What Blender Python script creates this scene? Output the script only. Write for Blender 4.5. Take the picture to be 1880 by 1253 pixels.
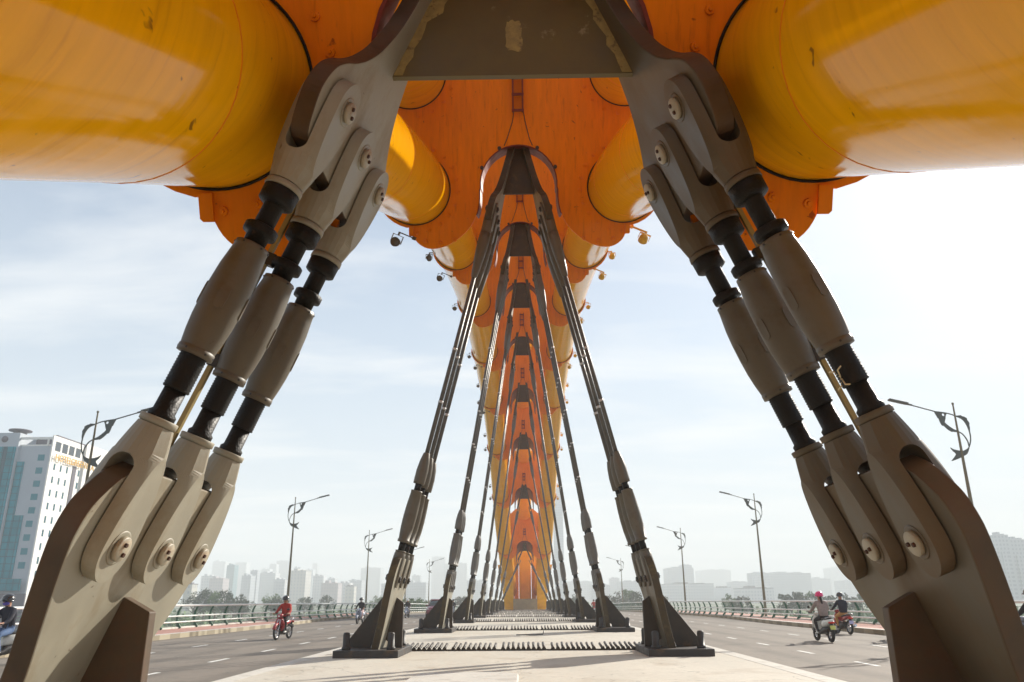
import bpy, bmesh, math, random
from mathutils import Vector, Matrix, Euler
R=math.radians
for o in list(bpy.data.objects): bpy.data.objects.remove(o)
sc=bpy.context.scene
COL=sc.collection
# ---------------------------------------------------------------- camera
cam=bpy.data.cameras.new('camera'); co=bpy.data.objects.new('camera',cam); COL.objects.link(co); sc.camera=co
cam.sensor_width=36; cam.lens=36*1431/1880; cam.clip_start=.05; cam.clip_end=8000
PIT,YAW,ROLL=.3172,-.0148,-.0063
co.location=(.0695,0,1.2)
co.rotation_mode='XYZ'
co.matrix_world=Matrix.Translation((.0695,0,1.2))@Matrix.Rotation(-YAW,4,'Z')@Matrix.Rotation(math.pi/2+PIT,4,'X')@Matrix.Rotation(ROLL,4,'Z')
cam.dof.use_dof=True; cam.dof.focus_distance=7.5; cam.dof.aperture_fstop=5.6
# ---------------------------------------------------------------- light
SUN_AZ,SUN_EL=R(41),R(28)      # azimuth from +Y towards +X
w=bpy.data.worlds.new('World'); sc.world=w; w.use_nodes=True
nt=w.node_tree; nt.nodes.clear(); N=nt.nodes.new; LK=nt.links.new
out=N('ShaderNodeOutputWorld'); bg=N('ShaderNodeBackground'); sky=N('ShaderNodeTexSky')
sky.sky_type='NISHITA'; sky.sun_disc=False; sky.sun_elevation=SUN_EL; sky.sun_rotation=SUN_AZ
sky.air_density=1.1; sky.dust_density=.9; sky.ozone_density=2.5
bg.inputs[1].default_value=.078
# thin cloud veil in the sky: noise on the direction, stretched sideways
tc=N('ShaderNodeTexCoord'); sep=N('ShaderNodeSeparateXYZ'); LK(tc.outputs['Generated'],sep.inputs[0])
zz=N('ShaderNodeMath'); zz.operation='ADD'; LK(sep.outputs[2],zz.inputs[0]); zz.inputs[1].default_value=.12
dx=N('ShaderNodeMath'); dx.operation='DIVIDE'; LK(sep.outputs[0],dx.inputs[0]); LK(zz.outputs[0],dx.inputs[1])
dy=N('ShaderNodeMath'); dy.operation='DIVIDE'; LK(sep.outputs[1],dy.inputs[0]); LK(zz.outputs[0],dy.inputs[1])
cmb=N('ShaderNodeCombineXYZ'); LK(dx.outputs[0],cmb.inputs[0]); LK(dy.outputs[0],cmb.inputs[1])
mp=N('ShaderNodeMapping'); LK(cmb.outputs[0],mp.inputs[0]); mp.inputs['Scale'].default_value=(.8,1.9,1); mp.inputs['Location'].default_value=(3.1,.4,0); mp.inputs['Rotation'].default_value=(0,0,R(-12))
nz=N('ShaderNodeTexNoise'); nz.inputs['Scale'].default_value=1.15; nz.inputs['Detail'].default_value=9; nz.inputs['Roughness'].default_value=.56; nz.inputs['Distortion'].default_value=.35; LK(mp.outputs[0],nz.inputs[0])
cr=N('ShaderNodeValToRGB'); cr.color_ramp.elements[0].position=.46; cr.color_ramp.elements[0].color=(0,0,0,1); cr.color_ramp.elements[1].position=.74; cr.color_ramp.elements[1].color=(.8,.8,.8,1); LK(nz.outputs[0],cr.inputs[0])
mx=N('ShaderNodeMix'); mx.data_type='RGBA'; 
vl=N('ShaderNodeMapRange'); vl.interpolation_type='SMOOTHSTEP'; LK(sep.outputs[2],vl.inputs[0]); vl.inputs[1].default_value=0; vl.inputs[2].default_value=.62; vl.inputs[3].default_value=.90; vl.inputs[4].default_value=.26
LK(vl.outputs[0],mx.inputs[0]); LK(sky.outputs[0],mx.inputs[6]); mx.inputs[7].default_value=(5.1,6.1,7.1,1)
mx2=N('ShaderNodeMix'); mx2.data_type='RGBA'; LK(cr.outputs[0],mx2.inputs[0]); LK(mx.outputs[2],mx2.inputs[6]); mx2.inputs[7].default_value=(7.9,8.1,8.2,1)
LK(mx2.outputs[2],bg.inputs[0]); LK(bg.outputs[0],out.inputs[0])
sl=bpy.data.lights.new('sun','SUN'); sl.energy=5.0; sl.angle=R(.6); sl.color=(1,.93,.82)
so=bpy.data.objects.new('sun',sl); COL.objects.link(so)
sd=Vector((math.sin(SUN_AZ)*math.cos(SUN_EL),math.cos(SUN_AZ)*math.cos(SUN_EL),math.sin(SUN_EL)))
so.rotation_mode='QUATERNION'; so.rotation_quaternion=sd.to_track_quat('Z','Y'); so.location=(30,30,40)
sc.view_settings.view_transform='Standard'; sc.view_settings.look='None'; sc.view_settings.exposure=.76; sc.view_settings.gamma=1
sc.cycles.max_bounces=8; sc.cycles.diffuse_bounces=4; sc.cycles.glossy_bounces=3; sc.cycles.volume_bounces=1; sc.cycles.transmission_bounces=2
sc.cycles.use_denoising=True
# ---------------------------------------------------------------- materials
def nodes(name):
    m=bpy.data.materials.new(name); m.use_nodes=True; t=m.node_tree; b=t.nodes['Principled BSDF']; return m,t,b
def mat(name,col,rough=.5,metal=0,var=.15,scale=6,bump=0,bscale=30,spec=.5,coat=0,stretch=(1,1,1),dirt=None,dscale=2,damt=.5,dpos=.55,dwid=.12,emis=0,speck=0,spk=(.08,.04,.02)):
    m,t,b=nodes(name); n=t.nodes.new; l=t.links.new
    tcn=n('ShaderNodeTexCoord'); mpn=n('ShaderNodeMapping'); mpn.inputs['Scale'].default_value=stretch; l(tcn.outputs['Object'],mpn.inputs[0])
    nn=n('ShaderNodeTexNoise'); nn.inputs['Scale'].default_value=scale; nn.inputs['Detail'].default_value=6; nn.inputs['Roughness'].default_value=.6; l(mpn.outputs[0],nn.inputs[0])
    rp=n('ShaderNodeValToRGB'); c=Vector(col); e=rp.color_ramp.elements
    e[0].position=.3; e[0].color=(*[max(0,x*(1-var)) for x in c],1); e[1].position=.7; e[1].color=(*[min(1,x*(1+var)) for x in c],1); l(nn.outputs[0],rp.inputs[0])
    src=rp.outputs[0]
    if dirt:
        n2=n('ShaderNodeTexNoise'); n2.inputs['Scale'].default_value=dscale; n2.inputs['Detail'].default_value=9; n2.inputs['Roughness'].default_value=.68; l(mpn.outputs[0],n2.inputs[0])
        r2=n('ShaderNodeValToRGB'); r2.color_ramp.elements[0].position=dpos; r2.color_ramp.elements[0].color=(0,0,0,1); r2.color_ramp.elements[1].position=dpos+dwid; r2.color_ramp.elements[1].color=(damt,damt,damt,1); l(n2.outputs[0],r2.inputs[0])
        mm=n('ShaderNodeMix'); mm.data_type='RGBA'; l(r2.outputs[0],mm.inputs[0]); l(src,mm.inputs[6]); mm.inputs[7].default_value=(*dirt,1); src=mm.outputs[2]
    if speck:
        n4=n('ShaderNodeTexNoise'); n4.inputs['Scale'].default_value=speck; n4.inputs['Detail'].default_value=3; n4.inputs['Distortion'].default_value=.6; l(tcn.outputs['Object'],n4.inputs[0])
        r4=n('ShaderNodeValToRGB'); r4.color_ramp.elements[0].position=.70; r4.color_ramp.elements[0].color=(0,0,0,1); r4.color_ramp.elements[1].position=.735; r4.color_ramp.elements[1].color=(.75,.75,.75,1); l(n4.outputs[0],r4.inputs[0])
        m4=n('ShaderNodeMix'); m4.data_type='RGBA'; l(r4.outputs[0],m4.inputs[0]); l(src,m4.inputs[6]); m4.inputs[7].default_value=(*spk,1); src=m4.outputs[2]
    l(src,b.inputs['Base Color'])
    b.inputs['Roughness'].default_value=rough; b.inputs['Metallic'].default_value=metal
    b.inputs['Specular IOR Level'].default_value=spec; b.inputs['Coat Weight'].default_value=coat; b.inputs['Coat Roughness'].default_value=.08
    if rough<.9:
        mr=n('ShaderNodeMapRange'); l(nn.outputs[0],mr.inputs[0]); mr.inputs[1].default_value=.3; mr.inputs[2].default_value=.7; mr.inputs[3].default_value=max(.02,rough*.75); mr.inputs[4].default_value=min(1,rough*1.3); l(mr.outputs[0],b.inputs['Roughness'])
    if bump:
        n3=n('ShaderNodeTexNoise'); n3.inputs['Scale'].default_value=bscale; n3.inputs['Detail'].default_value=4; l(mpn.outputs[0],n3.inputs[0])
        bp=n('ShaderNodeBump'); bp.inputs['Strength'].default_value=bump; bp.inputs['Distance'].default_value=.01; l(n3.outputs[0],bp.inputs['Height']); l(bp.outputs[0],b.inputs['Normal'])
    if emis: b.inputs['Emission Color'].default_value=(*col,1); b.inputs['Emission Strength'].default_value=emis
    return m
M={}
def mk(k,*a,**kw): M[k]=mat(k,*a,**kw)
mk('yellow_paint',(.90,.43,.0),.11,spec=.5,var=.07,scale=1.5,bump=.10,bscale=3,stretch=(.35,4.5,.35),dirt=(.50,.18,.0),dscale=1.6,damt=.4,dpos=.54,dwid=.16,speck=6,spk=(.12,.04,.01))
M['yellow_paint'].node_tree.nodes['Principled BSDF'].inputs['IOR'].default_value=1.2
mk('orange_shade_paint',(.84,.235,.0),.42,spec=.12,var=.08,scale=2,bump=.05,bscale=8,stretch=(5,1,.5),dirt=(.34,.055,.0),dscale=2.2,damt=.4,dpos=.55,dwid=.14,speck=7,spk=(.25,.04,.005))  # the tubes' paint, with the orange of shade and bounced light mixed in
mk('dark_red_paint',(.16,.012,.004),.5,var=.2,scale=4)
mk('beige_paint',(.105,.087,.058),.48,var=.10,scale=3,bump=.12,bscale=12,dirt=(.075,.045,.02),dscale=2.5,damt=.6,dpos=.52,dwid=.16,speck=14)
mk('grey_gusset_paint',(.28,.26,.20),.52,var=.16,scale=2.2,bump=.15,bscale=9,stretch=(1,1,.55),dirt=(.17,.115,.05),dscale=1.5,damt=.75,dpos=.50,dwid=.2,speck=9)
mk('stained_shade_gusset_paint',(.095,.074,.042),.52,var=.25,scale=2.2,bump=.15,bscale=9,stretch=(1,1,.55),dirt=(.10,.055,.018),dscale=1.4,damt=.75,dpos=.42,dwid=.22)  # right-side copy of the gusset paint: brown stains plus shade in the base colour
mk('brown_edge_paint',(.068,.041,.018),.55,var=.35,scale=3,bump=.2,bscale=14,dirt=(.09,.035,.012),dscale=3.5,damt=.7,dpos=.5,dwid=.18)
mk('edge_dark',(.05,.034,.014),.6,var=.4,scale=4,dirt=(.14,.10,.03),dscale=3,damt=.5)
mk('black_grease',(.006,.005,.004),.5,spec=.25,var=.4,scale=14,bump=.6,bscale=60,dirt=(.09,.05,.025),dscale=5,damt=.5,dpos=.62,dwid=.1)
mk('dark_steel',(.035,.027,.019),.5,var=.4,scale=4,bump=.15,dirt=(.11,.06,.02),dscale=2,damt=.6)
mk('base_steel',(.032,.029,.028),.55,var=.3,scale=6,bump=.2,dirt=(.14,.08,.03),dscale=3,damt=.5)
mk('pin_paint',(.34,.30,.22),.5,var=.15,scale=12,dirt=(.24,.10,.03),dscale=7,damt=.6,dpos=.57)
mk('rust',(.06,.025,.014),.8,var=.4,scale=20)
mk('cable_steel',(.10,.093,.082),.45,metal=.3,var=.25,scale=4,bump=.1)
mk('clip_metal',(.55,.53,.5),.35,metal=.6)
mk('white_rail',(.72,.76,.74),.4,var=.08,scale=2)
mk('green_post',(.025,.105,.06),.5,var=.25,scale=3)
mk('lamp_grey',(.13,.145,.13),.5,var=.15)
mk('lamp_pole_paint',(.19,.17,.11),.5,var=.15)
mk('black_plastic',(.02,.02,.022),.4)
mk('tyre_rubber',(.010,.010,.010),.8)
mk('chrome',(.6,.6,.62),.2,metal=.9)
mk('red_bike_paint',(.34,.012,.02),.25,coat=.5)
mk('white_bike_paint',(.72,.74,.70),.25,coat=.5)
mk('grey_bike_paint',(.30,.33,.42),.3,coat=.4)
mk('maroon_paint',(.20,.012,.03),.22,coat=.7)
mk('glass_dark',(.03,.045,.05),.06,spec=.8)
mk('light_lens',(.8,.8,.75),.1)
mk('tail_lens',(.6,.03,.02),.2)
mk('plate_white',(.75,.75,.72),.5); mk('plate_yellow',(.6,.62,.15),.5); mk('plate_blue',(.45,.45,.7),.5)
mk('skin',(.42,.22,.14),.55,var=.05)
mk('hair_dark',(.02,.014,.012),.6)
for k,c in dict(jacket_red=(.40,.02,.012),cloth_black=(.015,.015,.02),cloth_grey=(.30,.235,.21),cloth_navy=(.012,.015,.03),trousers_black=(.014,.014,.018),trousers_tan=(.52,.26,.08),jeans=(.10,.17,.32),shirt_lilac=(.55,.45,.60),trousers_pink=(.6,.42,.40),shoe_white=(.7,.7,.66),mask_blue=(.12,.10,.5),mask_white=(.75,.75,.72)).items(): mk(k,c,.85,var=.18,scale=14,bump=.3,bscale=14)
mk('helmet_pink',(.75,.02,.16),.25,coat=.4); mk('helmet_black',(.015,.015,.018),.22,coat=.5)
mk('string_cream',(.6,.5,.3),.8)
mk('hotel_white',(.80,.77,.72),.7,var=.05,scale=.2,dirt=(.5,.48,.45),dscale=.15,damt=.3)
mk('hotel_grey',(.42,.46,.50),.7,var=.05,scale=.15)
mk('teal_glass',(.0,.24,.30),.5,var=.4,scale=.25,spec=.04,stretch=(1,1,.5))
mk('teal_window',(.0,.20,.25),.4,spec=.15)
mk('teal_dark',(.004,.085,.115),.4,var=.2,spec=.15)
mk('roof_dark',(.10,.09,.11),.8)
mk('gold_letter',(.62,.34,.03),.4,metal=.2)
mk('window_dark',(.035,.05,.065),.2)
mk('tree_leaf',(.028,.062,.020),.7,var=.55,scale=.6); mk('tree_leaf_light',(.075,.15,.035),.7,var=.5,scale=.6)
mk('bark',(.09,.065,.045),.9)
mk('plinth_concrete',(.33,.25,.15),.8,var=.15,scale=2,bump=.3)
def ground_mat(name,col,var,s1,dirt,damt,rough=.8,lines=None,scales=(.6,9,60),crack=0):
    m,t,b=nodes(name); n=t.nodes.new; l=t.links.new
    tcn=n('ShaderNodeTexCoord'); prev=None; c=Vector(col)
    rgb=n('ShaderNodeRGB'); rgb.outputs[0].default_value=(*col,1); src=rgb.outputs[0]
    for i,s in enumerate(scales):
        mpn=n('ShaderNodeMapping'); l(tcn.outputs['Object'],mpn.inputs[0]); mpn.inputs['Scale'].default_value=(1,.35,1) if i==0 else (1,1,1)
        nn=n('ShaderNodeTexNoise'); nn.inputs['Scale'].default_value=s; nn.inputs['Detail'].default_value=6; nn.inputs['Roughness'].default_value=.65; l(mpn.outputs[0],nn.inputs[0])
        mr=n('ShaderNodeMapRange'); l(nn.outputs[0],mr.inputs[0]); mr.inputs[1].default_value=.3; mr.inputs[2].default_value=.7; mr.inputs[3].default_value=1-var; mr.inputs[4].default_value=1+var
        vm=n('ShaderNodeVectorMath'); vm.operation='SCALE'; l(src,vm.inputs[0]); l(mr.outputs[0],vm.inputs['Scale']); src=vm.outputs[0]
    n2=n('ShaderNodeTexNoise'); n2.inputs['Scale'].default_value=s1; n2.inputs['Detail'].default_value=8; l(tcn.outputs['Object'],n2.inputs[0])
    r2=n('ShaderNodeValToRGB'); r2.color_ramp.elements[0].position=.55; r2.color_ramp.elements[0].color=(0,0,0,1); r2.color_ramp.elements[1].position=.68; r2.color_ramp.elements[1].color=(damt,damt,damt,1); l(n2.outputs[0],r2.inputs[0])
    mm=n('ShaderNodeMix'); mm.data_type='RGBA'; l(r2.outputs[0],mm.inputs[0]); l(src,mm.inputs[6]); mm.inputs[7].default_value=(*dirt,1); src=mm.outputs[2]
    if crack:   # fine cracks
        vd=n('ShaderNodeTexVoronoi'); vd.feature='DISTANCE_TO_EDGE'; vd.inputs['Scale'].default_value=crack
        nd=n('ShaderNodeTexNoise'); nd.inputs['Scale'].default_value=1.3; nd.inputs['Detail'].default_value=8; l(tcn.outputs['Object'],nd.inputs[0])
        ad=n('ShaderNodeVectorMath'); ad.operation='MULTIPLY_ADD'; l(nd.outputs['Color'],ad.inputs[0]); ad.inputs[1].default_value=(1.6,1.6,0); l(tcn.outputs['Object'],ad.inputs[2]); l(ad.outputs[0],vd.inputs['Vector'])
        mr=n('ShaderNodeMapRange'); l(vd.outputs['Distance'],mr.inputs[0]); mr.inputs[1].default_value=.0; mr.inputs[2].default_value=.006*crack/.3; mr.inputs[3].default_value=.62; mr.inputs[4].default_value=1
        vm=n('ShaderNodeVectorMath'); vm.operation='SCALE'; l(src,vm.inputs[0]); l(mr.outputs[0],vm.inputs['Scale']); src=vm.outputs[0]
    if lines:   # tyre-darkened bands that run along the lanes
        sp=n('ShaderNodeSeparateXYZ'); l(tcn.outputs['Object'],sp.inputs[0])
        wv=n('ShaderNodeMath'); wv.operation='MULTIPLY'; wv.inputs[1].default_value=2*math.pi/lines; l(sp.outputs[0],wv.inputs[0])
        sn=n('ShaderNodeMath'); sn.operation='SINE'; l(wv.outputs[0],sn.inputs[0])
        mr=n('ShaderNodeMapRange'); l(sn.outputs[0],mr.inputs[0]); mr.inputs[1].default_value=.2; mr.inputs[2].default_value=1; mr.inputs[3].default_value=1; mr.inputs[4].default_value=.8
        vm=n('ShaderNodeVectorMath'); vm.operation='SCALE'; l(src,vm.inputs[0]); l(mr.outputs[0],vm.inputs['Scale']); src=vm.outputs[0]
    l(src,b.inputs['Base Color']); b.inputs['Roughness'].default_value=rough
    n3=n('ShaderNodeTexNoise'); n3.inputs['Scale'].default_value=90; l(tcn.outputs['Object'],n3.inputs[0])
    bp=n('ShaderNodeBump'); bp.inputs['Strength'].default_value=.25; bp.inputs['Distance'].default_value=.01; l(n3.outputs[0],bp.inputs['Height']); l(bp.outputs[0],b.inputs['Normal'])
    M[name]=m
ground_mat('median_concrete',(.52,.485,.41),.09,.9,(.36,.30,.22),.5,.75,crack=.35)
ground_mat('kerb_concrete',(.55,.53,.48),.08,2.5,(.33,.30,.26),.5,.8)
ground_mat('asphalt',(.19,.162,.132),.13,.45,(.105,.09,.075),.6,.85,lines=1.7,crack=.22)
ground_mat('red_paving',(.42,.21,.165),.12,2,(.45,.33,.28),.5,.85)
ground_mat('road_paint',(.72,.72,.68),.1,6,(.3,.29,.27),.5,.7)
ground_mat('river_bank',(.10,.13,.07),.3,.05,(.2,.17,.12),.6,.95,scales=(.01,.1,1))
# kerb with painted blocks
def kerb_mat():
    m,t,b=nodes('painted_kerb'); n=t.nodes.new; l=t.links.new
    tcn=n('ShaderNodeTexCoord'); sp=n('ShaderNodeSeparateXYZ'); l(tcn.outputs['Object'],sp.inputs[0])
    a=n('ShaderNodeMath'); a.operation='MULTIPLY'; a.inputs[1].default_value=.5; l(sp.outputs[1],a.inputs[0])
    f=n('ShaderNodeMath'); f.operation='FRACT'; l(a.outputs[0],f.inputs[0])
    g=n('ShaderNodeMath'); g.operation='GREATER_THAN'; g.inputs[1].default_value=.5; l(f.outputs[0],g.inputs[0])
    mm=n('ShaderNodeMix'); mm.data_type='RGBA'; l(g.outputs[0],mm.inputs[0]); mm.inputs[6].default_value=(.40,.35,.25,1); mm.inputs[7].default_value=(.27,.23,.16,1)
    l(mm.outputs[2],b.inputs['Base Color']); b.inputs['Roughness'].default_value=.8; M['painted_kerb']=m
kerb_mat()
def water_mat():
    m,t,b=nodes('river_water'); n=t.nodes.new; l=t.links.new
    b.inputs['Base Color'].default_value=(.05,.075,.07,1); b.inputs['Roughness'].default_value=.12
    n3=n('ShaderNodeTexNoise'); n3.inputs['Scale'].default_value=.7; tcn=n('ShaderNodeTexCoord'); l(tcn.outputs['Object'],n3.inputs[0])
    bp=n('ShaderNodeBump'); bp.inputs['Strength'].default_value=.6; bp.inputs['Distance'].default_value=.3; l(n3.outputs[0],bp.inputs['Height']); l(bp.outputs[0],b.inputs['Normal']); M['river_water']=m
water_mat()
def facade_mat(name,wall,win,fx,fz,wx=.5,wz=.5):
    # window grid belongs to the wall surface (far, hazy buildings)
    m,t,b=nodes(name); n=t.nodes.new; l=t.links.new
    g=n('ShaderNodeTexCoord'); sp=n('ShaderNodeSeparateXYZ'); l(g.outputs['Object'],sp.inputs[0])
    ad=n('ShaderNodeMath'); ad.operation='ADD'; l(sp.outputs[0],ad.inputs[0]); l(sp.outputs[1],ad.inputs[1])
    def band(src,f,w_):
        a=n('ShaderNodeMath'); a.operation='MULTIPLY'; a.inputs[1].default_value=1/f; l(src,a.inputs[0])
        fr=n('ShaderNodeMath'); fr.operation='FRACT'; l(a.outputs[0],fr.inputs[0])
        c=n('ShaderNodeMath'); c.operation='LESS_THAN'; c.inputs[1].default_value=w_; l(fr.outputs[0],c.inputs[0]); return c.outputs[0]
    mu=n('ShaderNodeMath'); mu.operation='MULTIPLY'; l(band(ad.outputs[0],fx,wx),mu.inputs[0]); l(band(sp.outputs[2],fz,wz),mu.inputs[1])
    mm=n('ShaderNodeMix'); mm.data_type='RGBA'; l(mu.outputs[0],mm.inputs[0]); mm.inputs[6].default_value=(*wall,1); mm.inputs[7].default_value=(*win,1)
    l(mm.outputs[2],b.inputs['Base Color']); b.inputs['Roughness'].default_value=.7; M[name]=m
facade_mat('facade_pale',(.52,.56,.60),(.38,.43,.48),2.6,3.2,.4,.5)  # skyline facades: haze partly put into the colours, bluish walls and faint windows
facade_mat('facade_teal',(.08,.22,.25),(.04,.14,.18),3,3.4,.8,.7)
facade_mat('facade_grey',(.36,.40,.44),(.21,.25,.30),3,3.3,.5,.5)
facade_mat('facade_white',(.52,.54,.56),(.27,.32,.37),3.1,3.3,.45,.45)
facade_mat('facade_cream',(.46,.45,.41),(.27,.29,.31),3.4,3.4,.35,.45)
facade_mat('facade_pink',(.38,.33,.34),(.24,.23,.26),2.8,3.3,.45,.5)
facade_mat('facade_blue',(.22,.30,.38),(.14,.20,.27),4,3.6,.8,.7)
# ---------------------------------------------------------------- mesh helpers
class G:
    def __init__(s): s.v=[]; s.f=[]; s.m=[]; s.s=[]
    def add(s,vs,fs,mi=0,sm=False):
        b=len(s.v); s.v+= [tuple(x) for x in vs]
        for f in fs: s.f.append([b+i for i in f]); s.m.append(mi); s.s.append(sm)
    def box(s,x0,x1,y0,y1,z0,z1,mi=0,mtx=None):
        vs=[Vector(p) for p in [(x0,y0,z0),(x1,y0,z0),(x1,y1,z0),(x0,y1,z0),(x0,y0,z1),(x1,y0,z1),(x1,y1,z1),(x0,y1,z1)]]
        if mtx: vs=[mtx@p for p in vs]
        s.add(vs,[(0,3,2,1),(4,5,6,7),(0,1,5,4),(1,2,6,5),(2,3,7,6),(3,0,4,7)],mi)
    def rings(s,rings,mi=0,sm=True,cap=True,closed=False):
        n=len(rings[0]); b=len(s.v)
        for r in rings: s.v+=[tuple(p) for p in r]
        k=len(rings)
        for i in range(k-1 if not closed else k):
            for j in range(n):
                a=b+i*n+j; a2=b+i*n+(j+1)%n; c=b+((i+1)%k)*n+j; c2=b+((i+1)%k)*n+(j+1)%n
                s.f.append([a,a2,c2,c]); s.m.append(mi); s.s.append(sm)
        if cap and not closed:
            s.f.append([b+j for j in range(n)][::-1]); s.m.append(mi); s.s.append(False)
            s.f.append([b+(k-1)*n+j for j in range(n)]); s.m.append(mi); s.s.append(False)
    def lathe(s,prof,n=24,mi=0,mtx=None,sm=True,cap=True):
        # prof: (r,z)
        rs=[[Vector((max(r,1e-4)*math.cos(2*math.pi*j/n),max(r,1e-4)*math.sin(2*math.pi*j/n),z)) for j in range(n)] for r,z in prof]
        if mtx: rs=[[mtx@p for p in r] for r in rs]
        s.rings(rs,mi,sm,cap)
    def cyl(s,p0,p1,r0,r1=None,n=12,mi=0,sm=True):
        p0=Vector(p0);p1=Vector(p1); r1=r0 if r1 is None else r1
        q=(p1-p0).to_track_quat('Z','Y').to_matrix().to_4x4(); q.translation=p0; L=(p1-p0).length
        s.lathe([(r0,0),(r1,L)],n,mi,q,sm)
    def path(s,pts,r,n=10,mi=0,closed=False):
        pts=[Vector(p) for p in pts]; rs=[]; k=len(pts)
        up=Vector((0,0,1)); prev=None
        for i,p in enumerate(pts):
            if closed: t=(pts[(i+1)%k]-pts[i-1])
            else: t=(pts[min(i+1,k-1)]-pts[max(i-1,0)])
            t.normalize()
            if prev is None:
                a=t.cross(Vector((1,0,0)) if abs(t.x)<.9 else Vector((0,1,0))).normalized()
            else: a=(prev-t*prev.dot(t)).normalized()
            prev=a; b_=t.cross(a)
            rr=r[i] if isinstance(r,(list,tuple)) else r
            rs.append([p+a*rr*math.cos(2*math.pi*j/n)+b_*rr*math.sin(2*math.pi*j/n) for j in range(n)])
        s.rings(rs,mi,True,not closed,closed)
    def prism(s,poly,f0,f1,mi=0,edge_mi=None,sm=False):
        # poly: list of 2d; f0(p)->3d front, f1(p)->3d back
        n=len(poly); b=len(s.v); s.v+=[tuple(f0(p)) for p in poly]+[tuple(f1(p)) for p in poly]
        s.f.append([b+i for i in range(n)]); s.m.append(mi); s.s.append(False)
        s.f.append([b+n+i for i in range(n)][::-1]); s.m.append(mi); s.s.append(False)
        e=mi if edge_mi is None else edge_mi
        for i in range(n):
            j=(i+1)%n; s.f.append([b+i,b+n+i,b+n+j,b+j]); s.m.append(e); s.s.append(sm)
    def sphere(s,c,r,mi=0,n=12,m=8,sc=(1,1,1),z0=-1,mtx=None):
        rs=[]
        for i in range(m+1):
            a=-math.pi/2+math.pi*i/m; z=math.sin(a)
            if z<z0: z=z0; 
            rr=math.cos(math.asin(max(-1,min(1,z))))
            rs.append([Vector((c[0]+r*sc[0]*max(rr,1e-3)*math.cos(2*math.pi*j/n),c[1]+r*sc[1]*max(rr,1e-3)*math.sin(2*math.pi*j/n),c[2]+r*sc[2]*z)) for j in range(n)])
        if mtx: rs=[[mtx@p for p in q] for q in rs]
        s.rings(rs,mi,True,True)
    def torus(s,c,R_,r,axis='X',n=28,k=8,mi=0,flat=1):
        pts=[]
        rs=[]
        for i in range(n):
            a=2*math.pi*i/n; ring=[]
            for j in range(k):
                b_=2*math.pi*j/k; rad=R_+r*math.cos(b_); h=r*flat*math.sin(b_)
                p=(h,rad*math.cos(a),rad*math.sin(a)) if axis=='X' else ((rad*math.cos(a),h,rad*math.sin(a)) if axis=='Y' else (rad*math.cos(a),rad*math.sin(a),h))
                ring.append(Vector(c)+Vector(p))
            rs.append(ring)
        s.rings(rs,mi,True,False,True)
    def build(s,name,mats,parent=None,bevel=0,loc=None):
        me=bpy.data.meshes.new(name); me.from_pydata(s.v,[],s.f)
        if isinstance(mats,str): mats=[mats]
        for m in mats: me.materials.append(M[m])
        me.polygons.foreach_set('material_index',s.m); me.polygons.foreach_set('use_smooth',s.s)
        bm=bmesh.new(); bm.from_mesh(me); bmesh.ops.recalc_face_normals(bm,faces=bm.faces); bm.to_mesh(me); bm.free(); me.update()
        o=bpy.data.objects.new(name,me); COL.objects.link(o)
        if parent: o.parent=parent
        if loc: o.location=loc
        if bevel:
            md=o.modifiers.new('bevel','BEVEL'); md.width=bevel; md.segments=2; md.limit_method='ANGLE'; md.angle_limit=R(40); md.harden_normals=False
        return o
def tag(o,label=None,cat=None,group=None,kind=None):
    if label: o['label']=label
    if cat: o['category']=cat
    if group: o['group']=group
    if kind: o['kind']=kind
    return o
def empty(name,loc=(0,0,0),rot=(0,0,0)):
    o=bpy.data.objects.new(name,None); COL.objects.link(o); o.location=loc; o.rotation_euler=rot; o.empty_display_size=.2; return o
def copy_tree(o,parent=None):
    c=o.copy(); COL.objects.link(c); c.parent=parent
    for ch in list(o.children): copy_tree(ch,c)
    return c
def smooth2(pts,n=5,closed=True):
    out=[];k=len(pts)
    for i in range(k if closed else k-1):
        g=lambda j:pts[j%k] if closed else pts[max(0,min(k-1,j))]
        p0,p1,p2,p3=g(i-1),g(i),g(i+1),g(i+2)
        for q in range(n):
            t=q/n
            out.append(tuple(.5*((2*b)+(-a+c)*t+(2*a-5*b+4*c-d)*t*t+(-a+3*b-3*c+d)*t**3) for a,b,c,d in zip(p0,p1,p2,p3)))
    if not closed: out.append(tuple(pts[-1]))
    return out
def drop(y): return -4.5e-5*y*y if y>0 else 0
# ---------------------------------------------------------------- setting: deck, road, paths, ground, water
def strip(name,xs,z,mats,y0=-40,y1=300,step=6,kind='structure',zf=None):
    g=G(); ys=[y0+i*step for i in range(int((y1-y0)/step)+1)]
    for i,y in enumerate(ys):
        a,b=xs(y); zz_=z+drop(y)
        g.v+=[(a,y,zz_),(b,y,zz_)]
        if i: k=2*i; g.f.append([k-2,k-1,k+1,k]); g.m.append(0); g.s.append(False)
    o=g.build(name,mats); tag(o,kind=kind); return o
def section(name,poly,mats,y0=-40,y1=300,step=6,mis=None,xoff=lambda y:0):
    g=G(); ys=[y0+i*step for i in range(int((y1-y0)/step)+1)]; n=len(poly)
    for y in ys: g.v+=[(x+math.copysign(xoff(y),x),y,z+drop(y)) for x,z in poly]
    for i in range(len(ys)-1):
        for j in range(n):
            a=i*n+j; b=i*n+(j+1)%n; g.f.append([a,b,b+n,a+n]); g.m.append(mis[j] if mis else 0); g.s.append(False)
    g.f.append(list(range(n))[::-1]); g.m.append(0); g.s.append(False)
    g.f.append([(len(ys)-1)*n+j for j in range(n)]); g.m.append(0); g.s.append(False)
    o=g.build(name,mats); return o
def kx(y):      # the pavement is wider in front and narrows in the distance
    t=max(0,min(1,(y-45)/30)); t=t*t*(3-2*t); return -1.6*t
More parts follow.
